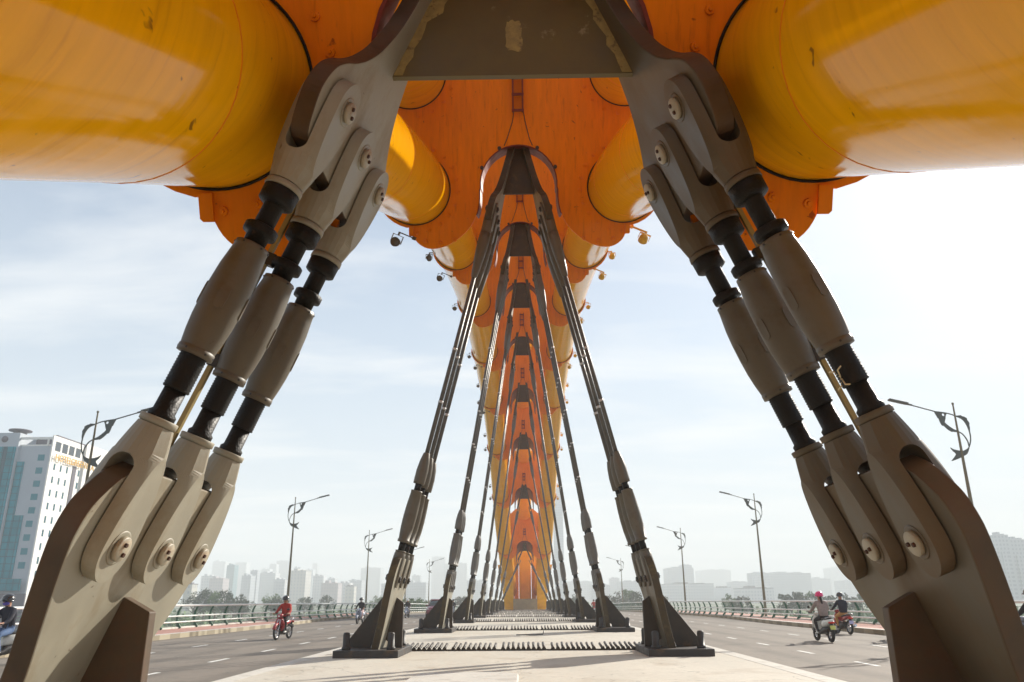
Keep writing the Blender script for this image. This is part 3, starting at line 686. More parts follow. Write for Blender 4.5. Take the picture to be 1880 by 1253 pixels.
for k in range(1,8):
    for sg in (-1,1):
        spots=[(3.55,-1.35),(4.02,-.45)]+([(4.1,1.2)] if k>2 else [])
        if k==1: spots=[(3.35,-1.42),(4.02,-.45)]
        for i,(x,q) in enumerate(spots):
            p=frame(k,sg*x,q,-.1)
            if proto is None: protoL=floodlight_proto('flood_backlit'); protoR=floodlight_proto('flood_yellow'); proto=1; ul=ur=False
            if sg<0: o=protoL if not ul else copy_tree(protoL); ul=True
            else: o=protoR if not ur else copy_tree(protoR); ur=True
            o.scale=(.78,.78,.78); o.location=p; o.rotation_euler=(R(random.uniform(-15,25)),0,0 if sg<0 else math.pi)
            if i==0: o.rotation_euler=(R(20),R(25)*sg*-1*(1 if sg<0 else 1),0 if sg<0 else math.pi)
            tag(o,f'{"dark" if sg<0 else "yellow"} floodlight, {HN[i]} one on the {"left" if sg<0 else "right"} of the {["","1st","2nd","3rd","4th","5th","6th","7th"][k]} cross plate','floodlight','floodlights along the outer sides of the arch')
# ---------------------------------------------------------------- railings
def railing(sg):
    side='left' if sg<0 else 'right'
    root=empty('railing',(0,0,0)); tag(root,f'{"white and green" if sg<0 else "pale green"} metal railing along the outer edge of the {side} pavement','railing')
    def base(y): return 17.55+kx(y)
    prof=[(.0,.0),(.14,.0),(.22,.28),(.26,.55),(.20,.85),(.06,1.10),(-.02,1.10),(.10,.82),(.15,.55),(.12,.30),(-.06,.06)]
    g0=None; y=14.; i=0
    step=2.15
    while y<200 and i<95:
        if g0 is None:
            g=G(); g.prism([(sg*a,b) for a,b in prof],lambda p:(p[0],-.035,p[1]),lambda p:(p[0],.035,p[1])); g0=g.build('post','green_post',root); o=g0
        else:
            o=g0.copy(); COL.objects.link(o); o.parent=root
        o.location=(sg*base(y),y,-.15+drop(y)); y+=step; i+=1
    for dx_,dz_,r in ((-.02,1.12,.05),(.04,.60,.035),(-.02,.32,.035)):
        g=G(); g.path([(sg*(base(yy)+dx_),yy,-.15+dz_+drop(yy)) for yy in [6+3*i for i in range(66)]],r,8); g.build('rail','white_rail',root)
    g=G()
    for dz_ in (.72,.84,.96): g.path([(sg*(base(yy)+.17),yy,-.15+dz_+drop(yy)) for yy in [6+3*i for i in range(66)]],.008,5)
    g.build('wire','green_post',root)
    g=G()
    for i in range(65):
        yy=6+3*i
        pass
    g=G(); g.path([(sg*(base(yy)+.1),yy,-.13+drop(yy)) for yy in [6+3*i for i in range(66)]],.07,6); g.build('kerb_rail','kerb_concrete',root)
railing(-1); railing(1)
# ---------------------------------------------------------------- street lamps with the curled dragon ornament
def street_lamp():
    root=empty('street_lamp')
    g=G(); g.lathe([(.16,0),(.16,.25),(.11,.27),(.10,1.5),(.055,6.6),(.03,9.0),(.03,9.02),(.045,9.04),(.045,9.1),(.02,9.12)],14); g.build('pole','lamp_pole_paint',root)
    # ornament drawn in the plane across the bridge; x towards the road is negative
    T=.02
    def arc(pts,wid,name,mt='lamp_grey'):
        c=smooth2(pts,8,False); n=len(c); l=[];r_=[]
        for i,p in enumerate(c):
            a=c[max(0,i-1)]; b=c[min(n-1,i+1)]; d=Vector((b[0]-a[0],b[1]-a[1])); d.normalize(); t=i/(n-1)
            w_=wid(t); l.append((p[0]-d.y*w_[0],p[1]+d.x*w_[0])); r_.append((p[0]+d.y*w_[1],p[1]-d.x*w_[1]))
        g=G(); rs=[[Vector((l[i][0],-T,l[i][1])),Vector((r_[i][0],-T,r_[i][1])),Vector((r_[i][0],T,r_[i][1])),Vector((l[i][0],T,l[i][1]))] for i in range(n)]
        g.rings(rs,0,False); return g.build(name,mt,root)
    Z=9.1-8.76
    def spine(t,a,b,m): 
        if a<t<b: 
            f=(t-a)/(b-a); return (.015+m*math.sin(math.pi*f)+.05*((f*4)%1)*math.sin(math.pi*f))
        return .018
    arc([(-.8,8.41+Z),(-.3,8.33+Z),(.03,8.21+Z),(.3,8.05+Z),(.44,7.72+Z),(.46,7.3+Z),(.32,6.92+Z),(.1,6.78+Z)],lambda t:(spine(t,.28,.62,.10),.018),'dragon_back')
    arc([(-.8,8.40+Z),(-.62,8.2+Z),(-.46,7.92+Z),(-.2,7.68+Z),(.0,7.58+Z),(.18,7.45+Z),(.31,7.2+Z),(.34,6.95+Z)],lambda t:(.018,spine(t,.0,.6,.10)),'dragon_belly')
    g=G(); pl=[(-.8,8.41),(-.3,8.34),(-.36,8.26),(-.4,8.16),(-.42,8.0),(-.52,7.9),(-.55,8.08),(-.68,8.25)]
    # head plate with a round eye hole
    c=(-.47,8.27); ring=[(c[0]+.055*math.cos(a),c[1]+.055*math.sin(a)) for a in [i*2*math.pi/16 for i in range(16)]]
    outer=[]
    for i in range(16):
        a=i*2*math.pi/16; best=None; d=Vector((math.cos(a),math.sin(a)))
        for j in range(len(pl)):
            p=Vector(pl[j])-Vector(c); q=Vector(pl[(j+1)%len(pl)])-Vector(c); e=q-p; den=d.x*e.y-d.y*e.x
            if abs(den)<1e-9: continue
            t=(p.x*e.y-p.y*e.x)/den; u=(p.x*d.y-p.y*d.x)/den
            if t>0 and -1e-6<=u<=1+1e-6: best=t if best is None else max(best,t)
        best=best or .08; outer.append((c[0]+d.x*max(best,.07),c[1]+d.y*max(best,.07)))
    rs=[[Vector((a[0],yy,a[1]+Z)) for a in P] for P,yy in ((ring,-T),(outer,-T),(outer,T),(ring,T))]
    g.rings(rs,0,False,False,True); g.build('dragon_head','lamp_grey',root)
    g=G(); tail=smooth2([(.36,6.98),(.22,6.68),(.0,6.55),(-.2,6.46),(-.46,6.38),(-.36,6.5),(-.24,6.66),(-.34,6.78),(-.42,6.92),(-.3,6.85),(-.1,6.80),(.1,6.79),(.25,6.85)],3)
    g.prism(tail,lambda p:(p[0],-T,p[1]+Z),lambda p:(p[0],T,p[1]+Z)); g.build('dragon_tail','lamp_grey',root)
    g=G(); g.cyl((-.78,0,8.41+Z),(-1.95,0,8.76+Z),.028,.024,8); g.build('arm','lamp_grey',root)
    g=G(); q=Matrix.Translation((-1.85,0,8.74+Z))@Matrix.Rotation(R(14),4,'Y')
    g.box(-.75,.02,-.11,.11,-.035,.045,0,q); g.box(-.02,.2,-.05,.05,-.04,.02,0,q); g.build('lamp_head','lamp_grey',root,bevel=.02)
    return root
lp=None
LN=['nearest','second','third','fourth','fifth']
for i in range(5):
    for sg in (-1,1):
        y=31.4+28.6*i; x=17.62+kx(y)*.25
        if lp is None: lp=street_lamp(); o=lp
        else: o=copy_tree(lp)
        o.location=(sg*x,y,-.42+drop(y)); o.rotation_euler=(0,0,0 if sg>0 else math.pi)
        tag(o,f'{LN[i]} street lamp with curled dragon ornament behind the {"left" if sg<0 else "right"} railing','street lamp','street lamps along the railings')
# ---------------------------------------------------------------- people on two wheels
def person(root_loc,yaw,cols,name_label,helmet,mask=None,hands_fwd=.36,hand_z=.98,hand_w=.30,ponytail=False,lean=0.0,glasses=False):
    """seated rider facing local +Y; one continuous body mesh"""
    V={'pel':((0,-.16,.84),.145),'waist':((0,-.15+lean*.3,.99),.155),'chest':((0,-.10+lean*.7,1.20),.178),'neck':((0,-.06+lean,1.395),.060),'head0':((0,-.03+lean,1.47),.085),'head1':((0,-.01+lean,1.57),.095)}
    E_=[('pel','waist'),('waist','chest'),('chest','neck'),('neck','head0'),('head0','head1')]
    for s,t in ((-1,'l'),(1,'r')):
        V['sh'+t]=((s*.18,-.08+lean*.9,1.31),.088); V['el'+t]=((s*(hand_w-.02),.08+lean*.4,1.09),.064); V['wr'+t]=((s*hand_w,hands_fwd-.09,hand_z+.015),.035); V['pa'+t]=((s*hand_w,hands_fwd-.02,hand_z+.02),.038)
        V['hip'+t]=((s*.10,-.13,.82),.105); V['kn'+t]=((s*.17,.24,.72),.070); V['an'+t]=((s*.15,.12,.36),.045); V['he'+t]=((s*.15,.10,.305),.045); V['to'+t]=((s*.16,.29,.285),.04)
        E_+=[('chest','sh'+t),('sh'+t,'el'+t),('el'+t,'wr'+t),('wr'+t,'pa'+t),('pel','hip'+t),('hip'+t,'kn'+t),('kn'+t,'an'+t),('an'+t,'he'+t),('he'+t,'to'+t)]
        for fi in range(5):   # four fingers curled over the grip, thumb below
            if fi<4:
                x=s*(hand_w-.030+fi*.020); pts=[(x,hands_fwd+.02,hand_z+.032),(x,hands_fwd+.048,hand_z+.012),(x,hands_fwd+.040-.003*fi,hand_z-.016)]
            else:
                x=s*(hand_w-.045); pts=[(x,hands_fwd-.03,hand_z+.005),(x-s*.004,hands_fwd-.005,hand_z-.016),(x-s*.002,hands_fwd+.018,hand_z-.022)]
            pn='pa'+t
            for q,pp in enumerate(pts):
                nm=f'f{fi}{q}{t}'; V[nm]=(pp,.0095-.0012*q); E_.append((pn,nm)); pn=nm
    keys=list(V); me=bpy.data.meshes.new('person'); me.from_pydata([V[k_][0] for k_ in keys],[(keys.index(a),keys.index(b)) for a,b in E_],[])
    o=bpy.data.objects.new('person',me); COL.objects.link(o)
    md=o.modifiers.new('skin','SKIN'); md.use_smooth_shade=True
    for i,k_ in enumerate(keys): me.skin_vertices[0].data[i].radius=(V[k_][1],V[k_][1]*(.8 if k_ in('chest','waist') else 1)); me.skin_vertices[0].data[i].use_root=(k_=='pel')
    sb=o.modifiers.new('sub','SUBSURF'); sb.levels=1; sb.render_levels=1
    dg=bpy.context.evaluated_depsgraph_get(); nm=bpy.data.meshes.new_from_object(o.evaluated_get(dg)); o.modifiers.clear(); o.data=nm
    nm.materials.clear()
    for c in cols: nm.materials.append(M[c])   # skin, top, trousers, shoes
    for p in nm.polygons:
        c=p.center; p.use_smooth=True
        if c.z>1.41: mi=0
        elif c.y>hands_fwd-.10 and c.z>hand_z-.06: mi=0
        elif c.z<.335: mi=3
        elif c.z<.93 : mi=2
        else: mi=1
        p.material_index=mi
    hy=-.01+lean
    g=G(); g.sphere((0,hy-.01,1.575),.155,0,18,12,(.92,1.05,.95),-.25)
    g.add([(-.10,hy+.13,1.575),(.10,hy+.13,1.575),(.07,hy+.21,1.555),(-.07,hy+.21,1.555),(-.10,hy+.13,1.56),(.10,hy+.13,1.56),(.07,hy+.21,1.545),(-.07,hy+.21,1.545)],[(0,1,2,3),(7,6,5,4),(0,3,7,4),(3,2,6,7),(2,1,5,6)])
    h=g.build('helmet',helmet,o)
    g=G(); g.sphere((0,hy+.094,1.50),.016,0,8,6,(1,1.3,1.5)); g.build('nose','skin',o)
    g=G()
    for s in (-1,1): g.sphere((s*.034,hy+.082,1.535),.012,0,8,6)
    g.build('eyes','hair_dark',o)
    if mask: g=G(); g.sphere((0,hy+.028,1.485),.088,0,14,10,(.9,.95,.62)); g.build('face_mask',mask,o)
    else: g=G(); g.box(-.026,.026,hy+.085,hy+.096,1.462,1.470); g.build('mouth','tail_lens',o)
    if ponytail: g=G(); g.path([(0,hy-.10,1.50),(0,hy-.15,1.42),(.01,hy-.155,1.30),(.01,hy-.14,1.2)],[.045,.04,.035,.012],8); g.build('hair','hair_dark',o)
    o.location=root_loc; o.rotation_euler=(0,0,yaw); tag(o,name_label,'person')
    return o
def wheel(root,y,r,w_,fine=True):
    g=G(); g.torus((0,0,0),r-w_*.5,w_*.5,'X',28,8); t=g.build('wheel','tyre_rubber',root); t.location=(0,y,r)
    g=G(); g.torus((0,0,0),r-w_-.005,.014,'X',28,6); g.cyl((-.045,0,0),(.045,0,0),.05,.05,12)
    for i in range(6):
        a=i*math.pi/3; g.cyl((0,.04*math.cos(a),.04*math.sin(a)),(0,(r-w_)*math.cos(a),(r-w_)*math.sin(a)),.010,.010,6)
    g.build('rim','chrome',t)
def loft(g,secs,mi=0,n=16,pw=.7):
    rs=[]
    for y,cx,cz,hw,hh in secs:
        r=[]
        for j in range(n):
            a=2*math.pi*j/n; c,s=math.cos(a),math.sin(a)
            r.append(Vector((cx+hw*math.copysign(abs(c)**pw,c),y,cz+hh*math.copysign(abs(s)**pw,s))))
        rs.append(r)
    g.rings(rs,mi,True)
def loftz(g,secs,mi=0,n=16,pw=.7):
    rs=[]
    for z,cx,cy,hw,hd in secs:
        rs.append([Vector((cx+hw*math.copysign(abs(math.cos(a))**pw,math.cos(a)),cy+hd*math.copysign(abs(math.sin(a))**pw,math.sin(a)),z)) for a in [2*math.pi*j/n for j in range(n)]])
    g.rings(rs,mi,True)
def motorbike(loc,yaw,paint,label,style='scooter',plate='plate_white',rack=False,slim=False,bag=False):
    root=empty('motorbike' if style!='scooter' else 'scooter',loc,(0,0,yaw)); tag(root,label,'motorbike' if style!='scooter' else 'scooter')
    r=.26 if style=='scooter' else .295; w_=.12 if style=='scooter' else .095
    wheel(root,.64,r,w_); wheel(root,-.62,r,w_)
    g=G(); g.path([(0,.64,r),(.06,.63,r+.05),(.06,.56,.55),(.05,.48,.72),(0,.43,.90)],.02,8); g.path([(0,.64,r),(-.06,.63,r+.05),(-.06,.56,.55),(-.05,.48,.72),(0,.43,.90)],.02,8); g.build('fork','chrome' if style!='scooter' else 'black_plastic',root)
    g=G(); rs=[]
    for i in range(9):
        a=R(20+i*17); rr=r+.03; rs.append([Vector((x,.64+(rr+h)*math.cos(a),r+(rr+h)*math.sin(a))) for x,h in ((-.075,-.02),(-.05,.03),(0,.045),(.05,.03),(.075,-.02),(.045,.01),(0,.025),(-.045,.01))])
    g.rings(rs,0,True); g.build('mudguard',paint,root)
    # leg shield
    g=G(); loftz(g,[(.38,0,.40,.11,.04),(.5,0,.41,.19,.045),(.65,0,.43,.22,.05),(.80,0,.41,.18,.055),(.88,0,.39,.11,.06)],0) if style=='scooter' else loftz(g,[(.34,0,.34,.13,.04),(.48,0,.36,.20,.05),(.62,0,.40,.21,.055),(.76,0,.42,.16,.06),(.86,0,.41,.10,.06)],0)
    g.build('leg_shield',paint,root)
    # head cowl + bars
    g=G(); loft(g,[(.30,0,.93,.09,.04),(.38,0,.94,.13,.065),(.47,0,.92,.12,.07),(.53,0,.90,.07,.05)]); g.build('cowl',paint,root)
    g=G(); g.sphere((0,.51,.905),.055,0,12,8,(1.2,.5,.9)); g.build('headlight','light_lens',root)
    g=G(); g.path([(-.34,.30,.985),(-.24,.33,.985),(-.1,.38,.96),(0,.39,.95),(.1,.38,.96),(.24,.33,.985),(.34,.30,.985)],.014,8); 
    for s in (-1,1): g.cyl((s*.24,.335,.985),(s*.36,.295,.985),.022,.022,8)
    g.build('handlebar','black_plastic',root)
    for s in (-1,1):
        g=G(); g.path([(s*.2,.35,.98),(s*.23,.37,1.08),(s*.28,.36,1.15)],.007,6); g.sphere((s*.30,.355,1.17),.055,0,10,6,(1.15,.3,.75)); g.build('mirror','black_plastic',root)
    # underbody
    g=G()
    if style=='scooter': loft(g,[(.42,0,.36,.08,.05),(.2,0,.30,.15,.05),(-.02,0,.31,.16,.07),(-.15,0,.38,.15,.12),(-.4,0,.42,.14,.10),(-.6,0,.45,.08,.06)])
    else:
        loft(g,[(.40,0,.50,.06,.06),(.25,0,.42,.08,.07),(.08,0,.40,.09,.10),(-.12,0,.42,.09,.10),(-.35,0,.45,.07,.07)])
        loft(g,[(.34,0,.40,.15,.14),(.15,0,.36,.17,.15),(-.1,0,.36,.16,.14),(-.35,0,.40,.13,.12)]); g.cyl((-.16,.05,.30),(.16,.05,.30),.11,.11,14); g.cyl((0,.05,.36),(0,.26,.42),.06,.05,10)
    g.build('engine','black_plastic',root)
    g=G()
    if style=='scooter': loft(g,[(-.06,0,.55,.06,.08),(-.14,0,.60,.14,.14),(-.34,0,.62,.175,.14),(-.6,0,.66,.165,.11),(-.78,0,.70,.11,.075),(-.86,0,.72,.06,.04)])
    else: loft(g,[(.05,0,.60,.05,.05),(-.12,0,.62,.09,.09),(-.34,0,.66,.12,.085),(-.6,0,.70,.10,.06),(-.78,0,.73,.05,.035)])
    g.build('tail_body',paint,root)
    g=G(); loft(g,[(.0,0,.74,.05,.02),(-.08,0,.755,.11,.035),(-.3,0,.765,.135,.04),(-.5,0,.80,.125,.04),(-.66,0,.82,.08,.03)] if style=='scooter' else [(.02,0,.70,.05,.025),(-.1,0,.73,.10,.035),(-.35,0,.755,.12,.04),(-.62,0,.785,.09,.03)]); g.build('seat','black_plastic',root)
    g=G(); loft(g,[(-.78,0,.66,.12,.04),(-.84,0,.665,.10,.04),(-.88,0,.67,.05,.025)]); g.build('taillight','tail_lens',root)
    g=G(); q=Matrix.Translation((0,-.86,.5))@Matrix.Rotation(R(-20),4,'X'); g.box(-.09,.09,-.004,.004,-.07,.07,0,q); g.build('number_plate',plate,root)
    g=G(); q=Matrix.Translation((0,-.80,.50))@Matrix.Rotation(R(-20),4,'X'); g.box(-.05,.05,-.03,.03,-.12,.18,0,q); g.build('rear_fender','black_plastic',root)
    g=G(); g.path([(.12,.1,.24),(.15,-.1,.22),(.17,-.3,.26)],.025,8); g.cyl((.17,-.3,.27),(.19,-.80,.38),.045,.06,12); g.build('exhaust','chrome' if style!='scooter' else 'black_plastic',root)
    g=G(); g.path([(.11,-.40,.76),(.14,-.62,.80),(.12,-.84,.84),(0,-.90,.85),(-.12,-.84,.84),(-.14,-.62,.80),(-.11,-.40,.76)],.012,6); g.build('grab_rail','chrome',root)
    g=G()
    for s in (-1,1): g.cyl((s*.10,.14,.26),(s*.24,.14,.255),.014,.014,6)
    g.build('footpeg','black_plastic',root)
    return root
PI=math.pi
def rz(y): return -.35+drop(y)+.004
# oncoming (left carriageway): facing the camera
motorbike((-9.92,34.0,rz(34)),PI-.12,'red_bike_paint','red underbone motorbike ridden towards the camera on the left road','underbone')
person((-9.92,34.0,rz(34)),PI-.12,['skin','jacket_red','cloth_black','shoe_white'],'rider in red jacket and black helmet on the red motorbike','helmet_black')
motorbike((-11.3,56.6,rz(56)),PI-.1,'grey_bike_paint','silver grey scooter beside the second left street lamp, farther than the red one')
person((-11.3,56.6,rz(56)),PI-.1,['skin','cloth_black','trousers_pink','cloth_black'],'rider in black jacket and white face mask on the silver scooter','helmet_black','mask_white')
motorbike((-10.9,76.2,rz(76)),PI-.05,'grey_bike_paint','distant dark motorbike just left of the maroon car','underbone')
person((-10.9,76.2,rz(76)),PI-.05,['skin','cloth_black','trousers_black','cloth_black'],'distant rider in black with pale helmet left of the maroon car','mask_white')
motorbike((-7.9,90,rz(90)),PI,'grey_bike_paint','farthest oncoming motorbike, half hidden by the maroon car','underbone')
person((-7.9,90,rz(90)),PI,['skin','cloth_black','trousers_black','cloth_black'],'farthest oncoming rider, just above the bonnet of the maroon car','helmet_black')
motorbike((-13.25,20.9,rz(21)),PI-.35,'white_bike_paint','white scooter at the left edge of the picture behind the near anchor')
person((-13.25,20.9,rz(21)),PI-.30,['skin','cloth_navy','jeans','shoe_white'],'rider in dark open jacket, blue jeans and blue mask at the left edge','helmet_black','mask_blue')
# going away (right carriageway)
motorbike((10.74,30.0,rz(30)),.04,'white_bike_paint','white scooter seen from behind with yellow number plate','scooter','plate_yellow')
person((10.74,30.0,rz(30)),.04,['skin','cloth_grey','trousers_black','shoe_white'],'rider seen from behind in greyish hoodie and pink helmet','helmet_pink',None,ponytail=True,lean=.04)
motorbike((13.75,36.0,rz(36)),.04,'red_bike_paint','red motorbike with bluish number plate beyond the white scooter','underbone','plate_blue')
person((13.75,36.0,rz(36)),.04,['skin','cloth_navy','trousers_tan','cloth_black'],'rider in navy jacket, tan trousers and black helmet seen from behind','helmet_black')
motorbike((13.75,30.6,rz(30)),.05,'red_bike_paint','dark red motorbike mostly hidden behind the right near anchor','underbone')
person((13.75,30.6,rz(30)),.05,['skin','cloth_black','trousers_black','cloth_black'],'rider in black mostly hidden behind the right near anchor','helmet_black')
motorbike((13.2,21.6,rz(21)),.05,'grey_bike_paint','grey motorbike at the right edge of the picture','underbone')
person((13.2,21.6,rz(21)),.05,['skin','cloth_black','trousers_black','cloth_black'],'rider at the right edge of the picture with a dark helmet','helmet_black')
motorbike((9.3,112,rz(112)),0,'red_bike_paint','tiny distant motorbike on the right road near the horizon','underbone')
person((9.3,112,rz(112)),0,['skin','jacket_red','trousers_black','cloth_black'],'tiny distant rider in red on the right road near the horizon','helmet_black')
# maroon car
def car(loc,yaw,label):
    root=empty('car',loc,(0,0,yaw)); tag(root,label,'car')
    def sec(y,hw,zb,zt,tw=1,n=24,pw=.45):
        r=[]
        for j in range(n):
            a=2*PI*j/n; c,s=math.cos(a),math.sin(a); u=math.copysign(abs(c)**pw,c); v=math.copysign(abs(s)**pw,s); z=(zb+zt)/2+v*(zt-zb)/2
            r.append(Vector((u*hw*(tw+(1-tw)*(1-v)/2),y,z)))
        return r
    g=G(); g.rings([sec(2.28,.55,.42,.72),sec(2.22,.78,.30,.86),sec(2.0,.88,.26,.96),sec(1.5,.91,.25,1.04),sec(.8,.92,.24,1.08),sec(0,.92,.24,1.08),sec(-1.2,.92,.24,1.10),sec(-1.9,.90,.28,1.10),sec(-2.2,.84,.34,1.0),sec(-2.28,.7,.42,.85)],0,True); g.build('body','maroon_paint',root)
    g=G(); g.rings([sec(1.05,.80,1.0,1.04,.92),sec(.62,.84,.98,1.38,.84),sec(.3,.84,.98,1.58,.80),sec(-.4,.84,.98,1.64,.80),sec(-1.3,.84,.98,1.60,.80),sec(-1.95,.80,.98,1.25,.84),sec(-2.1,.76,.98,1.05,.9)],0,True); g.build('window','glass_dark',root)
    g=G(); g.rings([sec(.36,.66,1.55,1.60),sec(.1,.69,1.58,1.66),sec(-.5,.70,1.60,1.69),sec(-1.3,.68,1.56,1.655),sec(-1.6,.62,1.50,1.56)],0,True); g.build('roof','maroon_paint',root)
    for s in (-1,1):
        g=G(); g.path([(s*.80,1.02,1.04),(s*.74,.64,1.37),(s*.66,.34,1.58)],.03,6); g.build('pillar','maroon_paint',root)
        g=G(); g.sphere((s*.98,.72,1.10),.11,0,12,8,(1,.6,.75)); g.build('side_mirror','maroon_paint',root)
        g=G(); loft(g,[(2.06,s*.68,.80,.15,.06),(2.18,s*.64,.78,.15,.055),(2.24,s*.60,.77,.10,.04)]); g.build('headlight','light_lens',root)
        for y in (1.42,-1.38):
            g=G(); g.cyl((-.11,0,0),(.11,0,0),.34,.34,24); t=g.build('wheel','tyre_rubber',root,bevel=.03); t.location=(s*.84,y,.34)
            g=G(); g.cyl((s*.10,0,0),(s*.125,0,0),.22,.20,16); g.build('rim','chrome',t)
    g=G(); loft(g,[(2.2,0,.66,.50,.10),(2.29,0,.65,.46,.09)]); g.build('grille','black_plastic',root)
    g=G(); loft(g,[(2.15,0,.36,.70,.07),(2.27,0,.36,.60,.06)]); g.build('lower_grille','black_plastic',root)
    g=G(); g.box(-.24,.24,2.30,2.315,.48,.58); g.build('number_plate','plate_white',root)
car((-8.35,78.6,rz(78)),PI,'maroon car coming towards the camera behind the second left anchor')
# ---------------------------------------------------------------- hotel on the left bank
hy=190.; hx=-117.1; ht=40.1; gz=-6
hotel=empty('hotel',(hx,hy,0)); tag(hotel,'white and grey hotel tower with teal glass front at the left edge','building')
g=G(); g.box(-12.6,0,0,27,gz,ht-2.6); g.add([],[])
g2=g
ob=g.build('wall',['hotel_grey'],hotel)
g=G(); g.box(.0,.35,-.3,27.2,gz,ht); g.box(-1.4,0,-.32,-.002,gz,ht) if False else None; g.build('side_wall','hotel_white',hotel)
g=G(); g.box(.35,.9,14.,27.2,gz,ht+.4); g.build('side_wall','hotel_white',hotel)
# open roof storey frame
g=G(); g.box(-12.6,-.0,-.25,0,ht-1.0,ht-.4); g.box(-12.6,-12.2,-.25,0,ht-2.6,ht-1.0); g.box(-1.2,-.8,-.25,0,ht-2.6,ht-1.0); g.box(-12.4,-.2,.1,.35,ht-2.6,ht-2.2); g.build('roof_frame','hotel_white',hotel)
g=G(); g.box(-9,-2.2,6,20,ht-2.6,ht+.8); g.box(-1.2,-.1,2,24,ht-.5,ht+.5); g.build('roof','roof_dark',hotel)
g=G(); g.box(-22,-7.9,-.9,20,gz,ht+.6); g.build('wall','hotel_grey',hotel)
g=G(); g.lathe([(1.5,ht+.6),(1.5,ht+1.3),(2.6,ht+1.5),(2.6,ht+1.8),(.1,ht+1.9)],24,0,Matrix.Translation((-9.9,2,0))); g.build('roof_disc','roof_dark',hotel)
g=G(); g.lathe([(.0,0),(.8,.0),(.8,.12),(.0,.12)],20,0,Matrix.Translation((-11.5,-.91,ht-1.0))@Matrix.Rotation(R(90),4,'X')); g.build('emblem','roof_dark',hotel)
def glass(x0,x1,z0,z1,yo,mt):
    g=G(); g.box(x0,x1,yo-.25,yo,z0,z1)
    o=g.build('glass_wall',mt,hotel)
    z=z0
    g=G()
    while z<z1: g.box(x0-.02,x1+.02,yo-.33,yo-.251,z,z+.12); z+=1.65
    x=x0
    while x<x1: g.box(x,x+.08,yo-.32,yo-.252,z0,z1); x+=1.5
    g.build('mullion','teal_dark',o)
glass(-22,-11.2,6,37.2,-.91,'teal_glass')
glass(-11.2,-10.3,6,37.2,-.91,'teal_dark')
glass(-10.3,-8.25,6,37.2,-.91,'teal_glass')
glass(-7.85,-6.1,6,33.6,-.02,'teal_glass')
glass(-6.05,-3.9,6,20.6,-.02,'teal_glass')
glass(-22,-.7,3.2,5.9,-1.3,'teal_glass')
g=G(); g.box(-22,1.2,-2.0,-1.6,gz+1,2.6); g.build('podium','roof_dark',hotel)
g=G(); g.box(-22,.9,-1.7,-1.31,-1.5,.6); g.build('podium_glass','teal_dark',hotel)
for i in range(9):
    z=34.6-i*3.2
    g=G(); g.box(-2.95,-1.35,-.06,-.01,z-.75,z+.75); f=g.build('window','teal_window',hotel)
    for a in range(3):
        pass
for i in range(10):
    z=32.6-i*3.2
    for y in (1.6,4.4,7.2,12.6,15.6,18.6,21.6):
        xo=.352 if y<14 else .902
        g=G(); g.box(xo,xo+.05,y,y+.62,z-.8,z+.8); g.build('window','teal_dark',hotel)
for y in (.9,4.0,7.0,10.1):
    g=G(); g.box(.352,.40,y,y+2.3,ht-3.6,ht-1.3); g.build('window','window_dark',hotel)
g=G(); g.box(.352,.5,9.9,11.4,gz,ht-6.0); g.build('stair_strip','roof_dark',hotel)
# gold lettering on the sunlit side
def text(body,size,loc,rot,mt,parent,ext=.05,name='lettering'):
    cu=bpy.data.curves.new(name,'FONT'); cu.body=body; cu.size=size; cu.extrude=ext; cu.align_x='LEFT'
    to=bpy.data.objects.new(name,cu); COL.objects.link(to); dg=bpy.context.evaluated_depsgraph_get()
    me=bpy.data.meshes.new_from_object(to.evaluated_get(dg)); bpy.data.objects.remove(to)
    me.materials.clear(); me.materials.append(M[mt]); o=bpy.data.objects.new(name,me); COL.objects.link(o); o.parent=parent; o.location=loc; o.rotation_euler=rot; return o
for wd_,y_ in (('HOTEL',.7),('GREEN',7.6),('PLAZA',15.0)):
    t_=text(wd_,2.3,(.96,y_,ht-6.0),(PI/2,0,PI/2),'gold_letter',hotel,.06)
